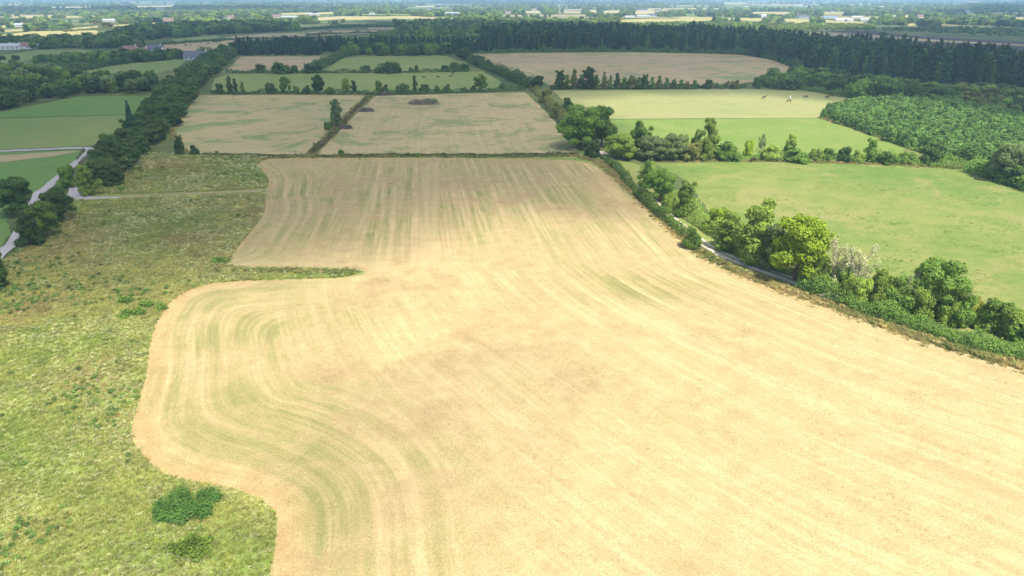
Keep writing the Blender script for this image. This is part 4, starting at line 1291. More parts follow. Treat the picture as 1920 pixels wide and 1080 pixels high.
# --- everything farther out reads as one wooded plain
r = np.random.default_rng(99)
HOUSES = [  # px, py of the base, length m, wall, roof, turn, label
    (38, 91, 26, 'wall', 'tin', 0.15, 'long grey-roofed farm barn among trees'), (20, 92.5, 22, 'wall', 'tin', 0.1, 'low pale barn beside the long grey-roofed barn'),
    (52, 91.5, 13, 'wall', 'red_tile', 0.5, 'white house with a red gable beside the farm barn'), (78, 91, 10, 'cream_wall', 'tin', 0.2, 'small cream outbuilding beyond the red gabled house'),
    (247, 99, 13, 'wall', 'red_tile', 0.1, 'red-roofed cottage at the edge of the cattle field'), (292, 98.5, 15, 'wall', 'slate', 0.15, 'white house with a dark slate roof by the cattle field'),
    (268, 102, 10, 'cream_wall', 'red_tile', 0.3, 'small brown shed between the two farm cottages'), (300, 101, 7, 'wall', 'tin', 0.1, 'little white shed in front of the slate-roofed house'),
    (205, 41, 24, 'wall', 'tin', 0.25, 'white bungalow beside the yellow field'), (37, 50, 16, 'wall', 'tin', 0.1, 'small white house beyond the pale yellow field'),
    (317, 41.5, 20, 'wall', 'red_tile', 0.4, 'red-roofed house half hidden by pale trees'), (433, 34.5, 15, 'wall', 'red_tile', 0.1, 'white house with a red roof above the small yellow field'),
    (519, 33, 18, 'wall', 'red_tile', 0.2, 'white house with a red roof near the long barns'), (543, 34.5, 38, 'wall', 'tin', 0.05, 'long pale farm barn next to a red-roofed house'),
    (588, 29, 34, 'cream_wall', 'tin', 0.05, 'low pale building beyond the long barns'), (539, 57, 13, 'tin', 'tin', 0.1, 'white tin shed at the corner of the tan field'),
    (698, 28.5, 15, 'wall', 'tin', 0.1, 'tiny white house above the ripe strip'), (952, 25.5, 18, 'wall', 'red_tile', 0.3, 'white house with a reddish roof beyond the dark woods'),
    (1431, 33.5, 13, 'wall', 'wall', 0.1, 'tall white two-storey house alone above the ripe field'), (1205, 33, 30, 'wall', 'tin', 0.1, 'large white farm shed in the farmyard'),
    (1180, 34, 24, 'cream_wall', 'tin', 0.2, 'cream barn in the farmyard'), (1222, 31, 22, 'wall', 'slate', 0.15, 'farmhouse with dark roof in the farmyard'),
    (1506, 34, 26, 'wall', 'slate', 0.05, 'white bungalow before the blue-roofed barn'), (1556, 35.5, 34, 'wall', 'blue_tin', 0.05, 'long barn with a blue roof'),
    (1578, 39.5, 30, 'wall', 'wall', 0.05, 'bright white low shed in front of the blue-roofed barn'), (1592, 40.5, 16, 'wall', 'tin', 0.3, 'white shed joined to the bright white low shed'),
    (1606, 34.5, 28, 'cream_wall', 'tin', 0.05, 'cream roadside building past the blue-roofed barn'), (1620, 40, 20, 'wall', 'tin', 0.1, 'grey-white shed at the end of the farm'),
    (1814, 23, 22, 'wall', 'tin', 0.6, 'small white house against the dark distant wood'), (1678, 33, 14, 'cream_wall', 'tin', 0.1, 'cream house in the trees beyond the bog'),
    (1724, 33.5, 16, 'cream_wall', 'red_tile', 0.2, 'brick coloured house in the trees beyond the bog'), (1652, 14, 24, 'wall', 'tin', 0.1, 'white house far out on the wooded plain'),
    (1500, 12, 44, 'wall', 'tin', 0.05, 'very long white factory on the plain'), (300, 18, 26, 'wall', 'tin', 0.1, 'white house on the edge of the dark distant band'),
    (386, 17.5, 24, 'wall', 'red_tile', 0.1, 'pinkish house on the edge of the dark distant band'), (572, 16.5, 40, 'wall', 'tin', 0.1, 'white sheds beyond the dark distant band'),
    (848, 26.5, 36, 'tin', 'tin', 0.03, 'long row of glasshouse-like sheds beyond the woods'),
]
n_all = 0
X, Y = [], []
for y0, y1, sp in ((820, 1500, 13), (1500, 2600, 17), (2600, 4600, 27), (4600, 9500, 52)):
    gy = np.arange(y0, y1, sp)
    for yy in gy:
        hw = yy * 0.82 + 40
        gx = np.arange(-hw, hw, sp)
        X.append(gx + r.uniform(-.5, .5, len(gx)) * sp); Y.append(yy + r.uniform(-.5, .5, len(gx)) * sp)
X, Y = np.concatenate(X), np.concatenate(Y)
px, py, dd = proj(X, Y)
big = np.interp(Y, [800, 2600, 9500], [1.0, 1.25, 2.2])
hh = r.uniform(5.5, 11, len(X)) * np.sqrt(big)
_, pt, _ = proj(X, Y, hh * 0.9)
_, pm, _ = proj(X, Y, hh * 0.45)
ok = np.ones(len(X), bool)
for L in EX.values():
    for P in L:
        a = np.array(P)
        if a[:, 1].min() > 140:
            continue
        for yy in (py, pt, pm):
            ok &= ~pip(P, px, yy)
for h in HOUSES:
    w = 0.75 * h[2] * FPX / proj(*G(h[0], h[1]))[2]
    ok &= ~((np.abs(px - h[0]) < w) & (pt < h[1] - 1.0) & (py > h[1] - 0.5))
dens = vnoise(X, Y, 130, 41) + 0.6 * vnoise(X, Y, 45, 42)
ok &= dens > -0.55
front = np.array([(-400, 84), (0, 76), (190, 66), (330, 50), (560, 46), (740, 44), (800, 45), (1100, 49), (1300, 43), (1640, 47), (1760, 50), (2400, 54)])
ok &= py < np.interp(px, front[:, 0], front[:, 1])
X, Y, hh = X[ok], Y[ok], hh[ok]
n = len(X)
big = big[ok]
sh = r.integers(0, 3, n)
idx = sh * 4 + r.integers(0, 4, n)
ww = hh * np.array([1.0, 1.35, 0.75])[sh] * r.uniform(0.9, 1.4, n)
sx = ww / np.array([WIDE['broad'], WIDE['bush'], WIDE['tall']])[sh]
tn = tints(n, ['dark', 'mid', 'grey', 'grey', 'olive', 'light', 'light'], r)
scatter('distant_woods', dict(x=X, y=Y, sx=sx, sz=hh, rz=r.uniform(0, 6.28, n), tint=tn, idx=idx), PROTO['far_broad'] + PROTO['far_bush'] + PROTO['far_tall'])
print('distant trees', n)


# ------------------------------------------------------------------ houses
def house(X, Y, length, wall, roof, rz, label, group=None):
    two = 'two-storey' in label
    d = min(9.0, length * 0.55)
    wh = 5.6 if two else 3.2
    rh = d * 0.42 if roof not in ('tin', 'blue_tin', 'wall') else d * 0.26
    o = empty('house' if length < 21 else 'barn', (X, Y, 0), rz)
    bm = bmesh.new()
    box(bm, (0, 0, wh / 2 - 0.1), (length, d, wh + 0.2))
    for s in (-1, 1):                                     # gables
        v = [bm.verts.new((s * length / 2, -d / 2, wh)), bm.verts.new((s * length / 2, d / 2, wh)), bm.verts.new((s * length / 2, 0, wh + rh)),
             bm.verts.new((s * (length / 2 - 0.25), -d / 2, wh)), bm.verts.new((s * (length / 2 - 0.25), d / 2, wh)), bm.verts.new((s * (length / 2 - 0.25), 0, wh + rh))]
        bm.faces.new((v[0], v[1], v[2])); bm.faces.new((v[5], v[4], v[3]))
        for a, b in ((0, 2), (2, 1)):
            bm.faces.new((v[a], v[b], v[b + 3], v[a + 3]))
    link('wall', bm_mesh('wall', bm), M[wall], o)
    bm = bmesh.new()
    e = 0.4
    prof = [(-d / 2 - e, wh - e * rh / (d / 2)), (0, wh + rh + 0.05), (d / 2 + e, wh - e * rh / (d / 2))]
    vs = [[bm.verts.new((s * (length / 2 + 0.3), p[0], p[1] + k)) for p in prof for k in (0.03, 0.25)] for s in (-1, 1)]
    A, B = vs
    for i in (0, 2):
        bm.faces.new((A[i + 1], A[i + 3], B[i + 3], B[i + 1])); bm.faces.new((A[i], B[i], B[i + 2], A[i + 2]))
    for q in (A, B):
        bm.faces.new((q[0], q[2], q[3], q[1])); bm.faces.new((q[2], q[4], q[5], q[3]))
    bm.faces.new((A[0], A[1], B[1], B[0])); bm.faces.new((A[4], B[4], B[5], A[5]))
    bmesh.ops.recalc_face_normals(bm, faces=bm.faces)
    link('roof', bm_mesh('roof', bm), M[roof], o)
    if length < 21:
        bm = bmesh.new()
        box(bm, (length * 0.36, 0, wh + rh + 0.55), (0.9, 0.7, 1.5))
        link('chimney', bm_mesh('chimney', bm), M['cream_wall'], o)
    nw = max(2, int(length / 4))
    for i in range(nw):
        for lev in range(2 if two else 1):
            bm = bmesh.new()
            box(bm, (length * ((i + 0.5) / nw - 0.5), -d / 2 - 0.02, 1.6 + 2.6 * lev), (1.2, 0.12, 1.2))
            link('window', bm_mesh('window', bm), M['glass'], o)
    return tag(o, label, 'house' if length < 21 else 'barn', group)


for h in HOUSES:
    x, y = G(h[0], h[1])
    house(x, y, h[2], h[3], h[4], h[5], h[6])
proto_h = None
r = np.random.default_rng(64)
for i in range(110):
    Y = r.uniform(2300, 7600); X = r.uniform(-0.76, 0.76) * Y
    if i == 0:
        proto_h = house(X, Y, 18, 'wall', 'slate', 0.2, 'small white house lost among the hazy trees towards the horizon', 'scattered houses towards the horizon')
        kids = list(proto_h.children)
        continue
    c = proto_h.copy(); COL.objects.link(c)
    c.location = (X, Y, r.uniform(4, 7)); c.rotation_euler = (0, 0, r.uniform(-.5, .5))
    s = r.uniform(0.6, 1.15) * (1 + Y / 9000); c.scale = (s * r.uniform(0.8, 1.4), s, s)
    c.location.z = 0
    for kd in kids:
        if kd.name.startswith('window'):
            continue
        q = kd.copy(); COL.objects.link(q); q.parent = c
        if kd.name.startswith('wall'):
            pass
exec_shed = None
# the dark slab-roofed farm shed at the end of the tree line
sx_, sy_ = G(372, 112)
house(sx_, sy_, 20.9, 'tin', 'slate', 0.05, 'low grey shed with a wide flat-pitched roof beside the tree line')


# ------------------------------------------------------------------ meadow plants and rough grass
def tuft(seed, n, h, spread, lean, tip=None, tipsize=0.0):
    """a clump of blades; with TIP also seed heads at the top"""
    r = np.random.default_rng(seed)
    co, tr = [], []
    for i in range(n):
        a = r.uniform(0, 6.28); rr = spread * math.sqrt(r.random())
        b = np.array((rr * math.cos(a), rr * math.sin(a), 0))
        a2 = r.uniform(0, 6.28); l = lean * r.uniform(0.2, 1)
        hh = h * r.uniform(0.6, 1.15)
        tp = b + np.array((math.cos(a2) * l * hh, math.sin(a2) * l * hh, hh))
        w = np.array((math.cos(a2 + 1.57), math.sin(a2 + 1.57), 0)) * 0.05
        if tip:
            for q in range(3):
                c = tp + r.normal(0, tipsize * 0.6, 3)
                u1 = r.normal(0, 1, 3); u1 /= np.linalg.norm(u1)
                u2 = np.cross(u1, r.normal(0, 1, 3)); u2 /= np.linalg.norm(u2)
                k = len(co)
                co += [c + u1 * tipsize, c - u1 * tipsize * .5 + u2 * tipsize * .8, c - u1 * tipsize * .5 - u2 * tipsize * .8]
                tr.append((k, k + 1, k + 2))
        else:
            k = len(co)
            co += [b - w, b + w, tp]
            tr.append((k, k + 1, k + 2))
    return np.array(co), np.array(tr)


def tuft_mesh(name, *args):
    co, tr = tuft(*args)
    me = mesh_np(name, co, tris=tr)
    me.materials.append(M['blade'])
    return me


GRASS = [tuft_mesh('grass_tuft', s, 24, 0.5, 0.42, 1.1) for s in (1, 2, 3)]
HEADS = [tuft_mesh('seed_heads', s, 12, 0.62, 0.36, 0.3, True, 0.062) for s in (4, 5)]
lb = [(0, 0, .3, .42, .42, .32), (.2, .1, .42, .25, .25, .25), (-.2, .12, .38, .25, .25, .25)]
co, qd = leaf_cloud(lb, 90, 0.2, 6)
wd = mesh_np('weed_clump', co, quads=qd); wd.materials.append(M['blade'])
ALLP = GRASS + HEADS + [wd]
MEADOW_IN = [(-500, 1180), (-420, 640), (-60, 520), (0, 494), (60, 450), (106, 408), (143, 376), (215, 374), (500, 362), (496, 372), (498, 388), (489, 410), (465, 441), (439, 473), (426, 494), (450, 503), (560, 503), (650, 504), (682, 510),
             (640, 521), (540, 524), (450, 527), (400, 531), (350, 546), (316, 570), (291, 610), (280, 650), (275, 700), (260, 750), (248, 800), (252, 830), (280, 868), (318, 893), (370, 904), (430, 914), (482, 934), (516, 962), (518, 1010), (506, 1080), (498, 1180)]
MEADOW_UP = [(178, 364), (178, 340), (208, 314), (242, 293), (300, 289), (480, 294), (500, 299), (478, 309), (496, 324), (504, 338), (502, 352), (420, 358), (260, 364)]
r = np.random.default_rng(17)
xs, ys = [], []
for poly in (MEADOW_IN, MEADOW_UP):
    g = GP(poly)
    a = np.array(g)
    area = (a[:, 0].max() - a[:, 0].min()) * (a[:, 1].max() - a[:, 1].min())
    n = int(area * 13.0)
    x = r.uniform(a[:, 0].min(), a[:, 0].max(), n); y = r.uniform(a[:, 1].min(), a[:, 1].max(), n)
    keep = pip(g, x, y) & (r.random(n) < np.interp(y, [50, 80, 130, 260], [1.0, 0.75, 0.42, 0.25]))
    x, y = x[keep], y[keep]
    ok = np.abs(x) < y * 0.80 + 12
    xs.append(x[ok]); ys.append(y[ok])
x, y = np.concatenate(xs), np.concatenate(ys)
n = len(x)
pn = vnoise(x, y, 9, 71) + 0.6 * vnoise(x, y, 3.2, 72)
pn2 = vnoise(x, y, 16, 73) + 0.5 * vnoise(x, y, 5, 74)
far_green = smooth(100, 112, y) * (1 - smooth(112, 140, y)) * smooth(-40, -80, x)
hd = (r.random(n) < np.clip(0.17 + 0.24 * pn - 0.2 * far_green, 0.02, 0.42) * np.interp(y, [50, 120, 250], [1, .9, .8]))
weed = ~hd & (r.random(n) < np.clip(-0.13 + 0.22 * pn2, 0.0015, 0.14))
idx = np.where(hd, 3 + r.integers(0, 2, n), np.where(weed, 5, r.integers(0, 3, n)))
gA, gB, gC = np.array((0.27, 0.345, 0.08)), np.array((0.43, 0.42, 0.14)), np.array((0.44, 0.33, 0.155))
mixv = smooth(-0.7, 0.8, 0.6 * pn2 + 0.9 * vnoise(x, y, 26, 78) + r.normal(0, 0.3, n))[:, None]
tn = gA * (1 - mixv) + gB * mixv
dry = smooth(0.35, 0.9, vnoise(x, y, 12, 75) + 0.3 * r.normal(0, 1, n) + 0.5 * smooth(110, 150, y))[:, None]
tn = tn * (1 - dry * .7) + gC * dry * .7
tn[hd] = np.array((0.62, 0.61, 0.32)) * (1 + r.normal(0, 0.15, (hd.sum(), 1)))
tn[weed] = np.array((0.16, 0.25, 0.06)) * (1 + r.normal(0, 0.2, (weed.sum(), 1)))
grow = np.interp(y, [50, 120, 250], [0.58, 0.8, 1.25])
scatter('meadow_grass', dict(x=x, y=y, sx=grow * r.uniform(0.7, 1.2, n), sz=grow * r.uniform(0.65, 1.25, n), rz=r.uniform(0, 6.28, n), tint=tn, idx=idx), ALLP)
print('meadow plants', n)

# rough grass along field edges
r = np.random.default_rng(18)
xs, ys, hs, gold = [], [], [], []
for line_px, w, dens, hgt, au in (
        ([(1085, 296), (1120, 303), (1158, 332), (1206, 375), (1256, 424), (1298, 462), (1345, 490), (1390, 512), (1460, 538), (1570, 578), (1706, 627), (1806, 658), (1925, 690), (2100, 742)], 2.6, 9, 0.9, 0.75),
        ([(420, 296), (560, 294), (760, 293), (900, 293), (1085, 292)], 3.0, 5, 1.0, 0.45), ([(582, 290), (620, 252), (655, 216), (694, 180)], 3.0, 5, 1.1, 0.6),
        ([(440, 505), (560, 509), (672, 511)], 1.8, 9, 0.9, 0.25), ([(1240, 304), (1400, 302), (1640, 308), (1820, 317)], 2.0, 4, 1.1, 0.85), ([(1545, 222), (1600, 241), (1650, 258), (1720, 283)], 2.0, 4, 1.2, 0.85),
        ([(350, 286), (330, 262), (324, 242), (352, 200), (376, 178), (520, 177.5), (684, 178)], 1.6, 3, 1.0, 0.9)):
    L = np.array(resample(GP(spline(line_px, 3)), 1.0))
    seg = np.hypot(*np.diff(L, axis=0).T); s = np.concatenate([[0], np.cumsum(seg)])
    n = int(s[-1] * dens * w)
    u = r.uniform(0, s[-1], n)
    i = np.clip(np.searchsorted(s, u) - 1, 0, len(seg) - 1)
    d = np.diff(L, axis=0)[i] / seg[i][:, None]
    off = r.normal(0, 0.36, n) * w
    xs.append(np.interp(u, s, L[:, 0]) - d[:, 1] * off); ys.append(np.interp(u, s, L[:, 1]) + d[:, 0] * off)
    hs.append(np.full(n, hgt)); gold.append(np.full(n, au))
x, y, hs, gold = map(np.concatenate, (xs, ys, hs, gold))
n = len(x)
gm_ = np.clip(gold[:, None] + 0.5 * vnoise(x, y, 7, 81)[:, None] + r.normal(0, 0.25, (n, 1)), 0, 1)
tn = np.array((0.15, 0.21, 0.05)) * (1 - gm_) + np.array((0.42, 0.35, 0.145)) * gm_
idx = np.where(r.random(n) < 0.06, 5, r.integers(0, 3, n))
scatter('rough_grass', dict(x=x, y=y, sx=r.uniform(0.7, 1.2, n), sz=hs * r.uniform(0.6, 1.2, n), rz=r.uniform(0, 6.28, n), tint=tn, idx=idx), ALLP)

# tussocks and seed stems in the grazed fields
r = np.random.default_rng(23)
xs, ys, ks = [], [], []
for poly, dens in (([(1240, 308), (1400, 305), (1640, 311), (1822, 321), (1920, 352), (2100, 400), (2100, 690), (1920, 630), (1700, 540), (1480, 480), (1330, 385)], 1.5),
                   ([(1150, 226), (1530, 224), (1640, 256), (1690, 285), (1500, 296), (1160, 294)], 0.6)):
    g = GP(poly); a = np.array(g)
    n = int((a[:, 0].max() - a[:, 0].min()) * (a[:, 1].max() - a[:, 1].min()) * dens)
    x = r.uniform(a[:, 0].min(), a[:, 0].max(), n); y = r.uniform(a[:, 1].min(), a[:, 1].max(), n)
    k = vnoise(x, y, 11, 61) + 0.8 * vnoise(x, y, 4, 62)
    ok = pip(g, x, y) & (r.random(n) < np.clip(0.05 + 0.55 * k, 0.01, 1))
    xs.append(x[ok]); ys.append(y[ok]); ks.append(k[ok])
x, y, k = map(np.concatenate, (xs, ys, ks))
n = len(x)
q = smooth(-0.5, 0.9, vnoise(x, y, 18, 63) + r.normal(0, .3, n))[:, None]
tn = np.array((0.19, 0.32, 0.07)) * (1 - q) + np.array((0.42, 0.42, 0.15)) * q
scatter('pasture_grass', dict(x=x, y=y, z=np.full(n, 0.04), sx=r.uniform(0.45, 1.0, n), sz=r.uniform(0.10, 0.24, n), rz=r.uniform(0, 6.28, n), tint=tn, idx=r.integers(0, 3, n)), GRASS)

# cut straw and clods on the near part of the mown field
STRAW = [tuft_mesh('straw_wisp', s, 9, 0.13, 0.42, 1.6) for s in (31, 32, 33)]
r = np.random.default_rng(19)
n = 110000
x = r.uniform(-62, 82, n); y = r.uniform(44, 132, n)
g = np.array(FIELD)
keep = pip(FIELD, x, y) & (np.abs(x) < y * 0.79 + 6) & (r.random(n) < np.interp(y, [44, 80, 132], [1, .8, .35]))
cl = vnoise(x, y, 5, 91) + 0.7 * vnoise(x, y, 1.6, 92)
keep &= r.random(n) < np.clip(0.45 + 0.5 * cl, 0.05, 1)
x, y = x[keep], y[keep]
n = len(x)
dk = (r.random(n) < 0.03)[:, None]
tn = np.where(dk, np.array((0.27, 0.20, 0.11)), np.array((0.50, 0.40, 0.225))) * (1 + r.normal(0, .15, (n, 1)))
scatter('cut_straw', dict(x=x, y=y, z=np.full(n, 0.03), sx=r.uniform(0.35, 0.75, n), sz=r.uniform(0.3, 0.6, n), rz=r.uniform(0, 6.28, n), tint=tn, idx=r.integers(0, 3, n)), STRAW)

# weed clumps and bushes standing in the rough meadow
def clump(px, base, wpx, hm, tint, label, name='weed_clump', cat='weeds', leaf=0.26, n=1500, lobes=None):
    X, Y = G(px, base)
    d = proj(X, Y)[2]
    w = wpx * d / FPX
    rr = np.random.default_rng(int(px * 7 + base))
    lb = []
    for _ in range((lobes or 9) * 3):
        a, q = rr.uniform(0, 6.28), math.sqrt(rr.random()) * rr.uniform(0.7, 1.15)
        k = rr.uniform(0.05, 0.12)
        q *= 1.25 if rr.random() < 0.3 else 1.0
        lb.append((q * math.cos(a) * w * .46, q * math.sin(a) * w * .34, hm * rr.uniform(.2, .7) * (1.15 - .6 * q), w * k, w * k, hm * rr.uniform(.25, .5)))
    co, qd = leaf_cloud(lb, n, leaf, int(px), up=0.5, fuzz=0.16, inner=0.4)
    o = link(name, mesh_np(name, co, quads=qd), M['leaf'])
    o.location = (X, Y, 0)
    o['tint'] = TC[tint] if isinstance(tint, str) else tint
    return tag(o, label, cat)


clump(350, 952, 118, 1.5, (0.095, 0.19, 0.042), 'big dark green nettle patch beside the curve of the mown edge', 'nettle_patch', 'nettles', 0.14, 12000, 13)
clump(330, 966, 62, 1.2, (0.11, 0.20, 0.06), 'bluish green nettle clump joined to the big dark patch', 'nettle_patch', 'nettles', 0.14, 5200, 8)
clump(365, 1030, 70, 0.8, (0.19, 0.29, 0.05), 'soft grass hummock in front of the dark nettle patch', 'grass_hummock', 'grass clump', 0.16, 3000, 8)
for i, (px, b, w, lab) in enumerate([(236, 568, 26, 'dark thistle bush among cream seed heads'), (272, 575, 30, 'widest of the thistle bushes by the field curve'), (300, 582, 20, 'small thistle bush touching the mown edge'),
                                     (238, 592, 34, 'pale green thistle patch below the others'), (262, 590, 24, 'feathery thistle between two darker ones')]):
    clump(px, b, w, 1.1, 'mid', lab, 'thistle_bush', 'weeds', 0.22, 700, 5)
for i, (px, b, w, hm, lab) in enumerate([(228, 357, 20, 1.2, 'dark weed clump close to the gravel gateway'), (440, 300, 40, 1.3, 'long dark rush bed by the tip of the mown field'), (255, 322, 36, 1.2, 'dark weeds under the roadside trees'),
                                         (418, 330, 18, 1.1, 'green dock clump in the upper rough meadow'), (410, 492, 34, 0.9, 'dark dock clump by the grassy tongue')]):
    clump(px, b, w, hm, 'mid', lab, 'weed_clump', 'weeds', 0.26, 700, 6)


# ------------------------------------------------------------------ brush heaps
def brush_heap(px, base, wpx, hm, label, seed, green=0.0):
    r = np.random.default_rng(seed)
    X, Y = G(px, base)
    w = wpx * proj(X, Y)[2] / FPX
    o = empty('brush_heap', (X, Y, 0))
    co, qd = np.zeros((0, 3)), np.zeros((0, 4), int)
    for i in range(420):
        a = r.uniform(0, 6.28); q = math.sqrt(r.random())
        c = Vector((q * math.cos(a) * w / 2, q * math.sin(a) * w * .28, (1 - q * q) * hm * r.uniform(0.2, 1)))
        dvec = Vector(r.normal(0, 1, 3)); dvec.z *= 0.5; dvec.normalize()
        l = r.uniform(0.4, 1.1)
        c2, q2 = tube_np([c - dvec * l, c, c + dvec * l], [0.07, 0.06, 0.02], 3)
        qd = np.concatenate([qd, q2 + len(co)]); co = np.concatenate([co, c2])
    link('branches', mesh_np('branches', co, quads=qd), M['brush'], o)
    lb = [(r.uniform(-.3, .3) * w, r.uniform(-.12, .12) * w, hm * .25, w * .2, w * .14, hm * .55) for _ in range(7)]
    co, qd = leaf_cloud(lb, 900, 0.34, seed)
    f = link('dead_leaves', mesh_np('dead_leaves', co, quads=qd), M['leaf'], o)
    f['tint'] = (0.16, 0.18, 0.11) if not green else (0.075, 0.085, 0.055)
    return tag(o, label, 'brush heap')


brush_heap(687, 209, 30, 2.0, 'purple-brown brush heap between the weed bank and the mown field', 1)
brush_heap(647, 241, 27, 1.7, 'purple-brown brush heap nearest the lone birch'.replace('nearest', 'just below'), 2)
brush_heap(795, 195, 62, 2.9, 'widest brush heap with green shoots in the mown field', 3)
clump(808, 193, 26, 2.6, 'mid', 'green shoots growing through the widest brush heap', 'sapling_clump', 'bush', 0.5, 500, 6)
brush_heap(722, 178, 26, 1.6, 'flat grey brush heap against the hedge behind the mown field', 4, 1)


# ------------------------------------------------------------------ horses and cattle
def animal_mesh(graze, cow=False):
    """one skinned body: spine, neck, head, tail and four jointed legs"""
    V, E, Rr = [], [], []

    def add(p, rad, link_to=None):
        V.append(p); Rr.append(rad)
        if link_to is not None:
            E.append((link_to, len(V) - 1))
        return len(V) - 1
    hip = add((-0.62, 0, 1.18), (0.27, 0.30))
    mid = add((-0.05, 0, 1.10), (0.29, 0.31), hip)
    sh = add((0.52, 0, 1.14), (0.26, 0.31), mid)
    if graze:
        n1 = add((0.86, 0, 1.02), (0.15, 0.20), sh); n2 = add((1.12, 0, 0.62), (0.11, 0.14), n1)
        h1 = add((1.22, 0, 0.40), (0.10, 0.12), n2); add((1.34, 0, 0.10), (0.055, 0.06), h1)
        ear = h1
    else:
        n1 = add((0.80, 0, 1.42), (0.15, 0.20), sh); n2 = add((1.04, 0, 1.74), (0.10, 0.13), n1)
        h1 = add((1.18, 0, 1.74), (0.10, 0.11), n2); add((1.48, 0, 1.52), (0.055, 0.06), h1)
        ear = h1
    for s in (-1, 1):
        e = V[ear]
        add((e[0] - 0.03, s * 0.09, e[2] + 0.16), (0.022, 0.022), ear)
        kx = 0.06 * s
        a = add((0.50 + kx, s * 0.17, 0.78), (0.10, 0.10), sh); b = add((0.52 + kx, s * 0.17, 0.46), (0.058, 0.058), a)
        c = add((0.50 + kx, s * 0.17, 0.12), (0.042, 0.042), b); add((0.54 + kx, s * 0.17, 0.0), (0.055, 0.055), c)
        a = add((-0.62 - kx, s * 0.17, 0.80), (0.14, 0.12), hip); b = add((-0.80 - kx, s * 0.17, 0.50), (0.06, 0.06), a)
        c = add((-0.74 - kx, s * 0.17, 0.14), (0.042, 0.042), b); add((-0.70 - kx, s * 0.17, 0.0), (0.055, 0.055), c)
    t1 = add((-0.92, 0, 1.16), (0.05, 0.05), hip); t2 = add((-1.0, 0, 0.85), (0.06, 0.06), t1); add((-0.99, 0, 0.5), (0.03, 0.03), t2)
    me = bpy.data.meshes.new('animal_cage')
    me.from_pydata(V, E, [])
    o = bpy.data.objects.new('animal_cage', me)
    COL.objects.link(o)
    sk = o.modifiers.new('skin', 'SKIN')
    for i, rd in enumerate(Rr):
        me.skin_vertices[0].data[i].radius = rd
        me.skin_vertices[0].data[i].use_root = (i == 0)
    ss = o.modifiers.new('sub', 'SUBSURF'); ss.levels = ss.render_levels = 1
    dg = bpy.context.evaluated_depsgraph_get()
    out = bpy.data.meshes.new_from_object(o.evaluated_get(dg))
    bpy.data.objects.remove(o); bpy.data.meshes.remove(me)
    out.polygons.foreach_set('use_smooth', np.ones(len(out.polygons), bool))
    return out


am = {}
for key, gz in (('graze', True), ('stand', False)):
    for coat in ('chestnut', 'dark_coat', 'white_coat'):
        m = animal_mesh(gz); m.materials.clear(); m.materials.append(M[coat]); m.name = 'horse_' + key
        am[key, coat] = m
for px, py, pose, coat, rz, lab in [
        (1432, 186, 'stand', 'chestnut', 0.2, 'chestnut horse standing alone on the pale pasture near the willows'), (1479, 192.5, 'graze', 'chestnut', 3.0, 'chestnut horse grazing out on the open pale pasture'),
        (1481.5, 185.5, 'graze', 'white_coat', 1.2, 'white horse on the pale pasture'), (1511, 184.5, 'graze', 'dark_coat', 3.3, 'dark horse grazing between the white horse and the pair'),
        (1550, 185, 'graze', 'dark_coat', 0.3, 'dark horse of the pair under the willows, the lower one'), (1557.5, 182.5, 'graze', 'chestnut', 2.8, 'brown horse of the pair under the willows, the upper one'),
        (1377, 303, 'graze', 'dark_coat', 1.0, 'dark horse half hidden against the bramble hedge'), (1412, 304, 'graze', 'dark_coat', 0.4, 'black horse grazing in front of the bramble hedge'),
        (777, 147, 'graze', 'chestnut', 0.2, 'brown horse beside the thin upright sapling'), (795, 147, 'graze', 'dark_coat', 3.0, 'dark horse grazing alone in the dull pasture'),
        (821, 146.5, 'graze', 'dark_coat', 0.1, 'dark horse in the middle of the dull pasture'), (845, 145, 'graze', 'dark_coat', 0.4, 'dark horse of the close group in the dull pasture'),
        (849.5, 141, 'stand', 'dark_coat', 2.6, 'standing dark horse of the close group in the dull pasture')]:
    X, Y = G(px, py)
    o = link('horse', am[pose, coat]); o.location = (X, Y, 0.05); o.rotation_euler = (0, 0, rz); o.scale = (1.1,) * 3
    tag(o, lab, 'horse', 'horses at grass')
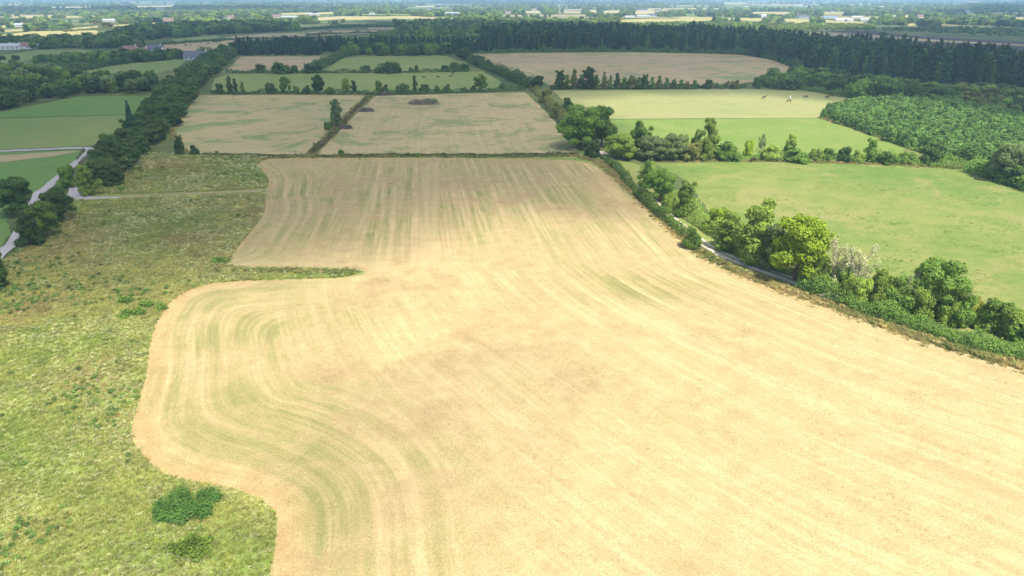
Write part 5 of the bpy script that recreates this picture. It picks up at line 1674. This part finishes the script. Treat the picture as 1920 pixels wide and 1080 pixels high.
for i, (px, py) in enumerate([(328, 85.5), (347, 86), (349.5, 86.5), (358, 86), (376, 82), (389, 82), (392, 81.5), (406, 80.5), (413, 80), (337, 94.5)]):
    X, Y = G(px, py)
    o = link('cow', am['graze', 'dark_coat' if i % 3 else 'chestnut']); o.location = (X, Y, 0.05); o.rotation_euler = (0, 0, i * 1.3); o.scale = (1.15, 1.3, 1.0)
    tag(o, f'dark cow in the tan cattle field, {ordinal(i + 1)} counting along from the farm cottages', 'cow', 'cattle in the tan field')


# ------------------------------------------------------------------ fences and poles
def fence(line_px, n_posts, label, h=1.25):
    P = np.array(resample(GP(line_px), 0.2))
    pts = [P[int(k)] for k in np.linspace(0, len(P) - 1, n_posts)]
    o = empty('wooden_fence', (*pts[0], 0))
    bm = bmesh.new(); box(bm, (0, 0, h / 2), (0.14, 0.14, h)); pm_ = bm_mesh('post', bm); pm_.materials.append(M['wood'])
    for q in pts:
        c = link('post', pm_, None, o); c.location = (q[0] - pts[0][0], q[1] - pts[0][1], 0)
    for a, b in zip(pts[:-1], pts[1:]):
        d = b - a
        for z in (0.45, 0.8, 1.1):
            bm = bmesh.new()
            box(bm, (0, 0, 0), (float(np.hypot(*d)) - 0.14, 0.05, 0.12))
            c = link('rail', bm_mesh('rail', bm), M['wood'], o)
            m = (a + b) / 2 - pts[0]
            c.location = (m[0], m[1], z); c.rotation_euler = (0, 0, math.atan2(d[1], d[0]))
    return tag(o, label, 'fence')


fence([(148, 312), (156, 303), (168, 292)], 8, 'dark wooden post and rail fence beside the road bend')
fence([(145, 302), (154, 288), (158, 283)], 7, 'low wooden fence on the pasture side of the road bend')


def pole(px, py, label):
    X, Y = G(px, py)
    o = empty('utility_pole', (X, Y, 0))
    co, qd = tube_np([(0, 0, -0.2), (0, 0, 5), (0, 0, 9)], [0.16, 0.14, 0.11], 8)
    link('post', mesh_np('post', co, quads=qd), M['wood'], o)
    bm = bmesh.new(); box(bm, (0, 0.14, 8.6), (1.8, 0.1, 0.12)); link('crossarm', bm_mesh('crossarm', bm), M['wood'], o)
    tag(o, label, 'utility pole')


pole(407, 75, 'slender utility pole on the green bank behind the cattle'); pole(322, 97, 'utility pole at the cottage end of the cattle field'); pole(460, 74, 'utility pole before the long dark hedge')
print('things planted', N_TREE[0])
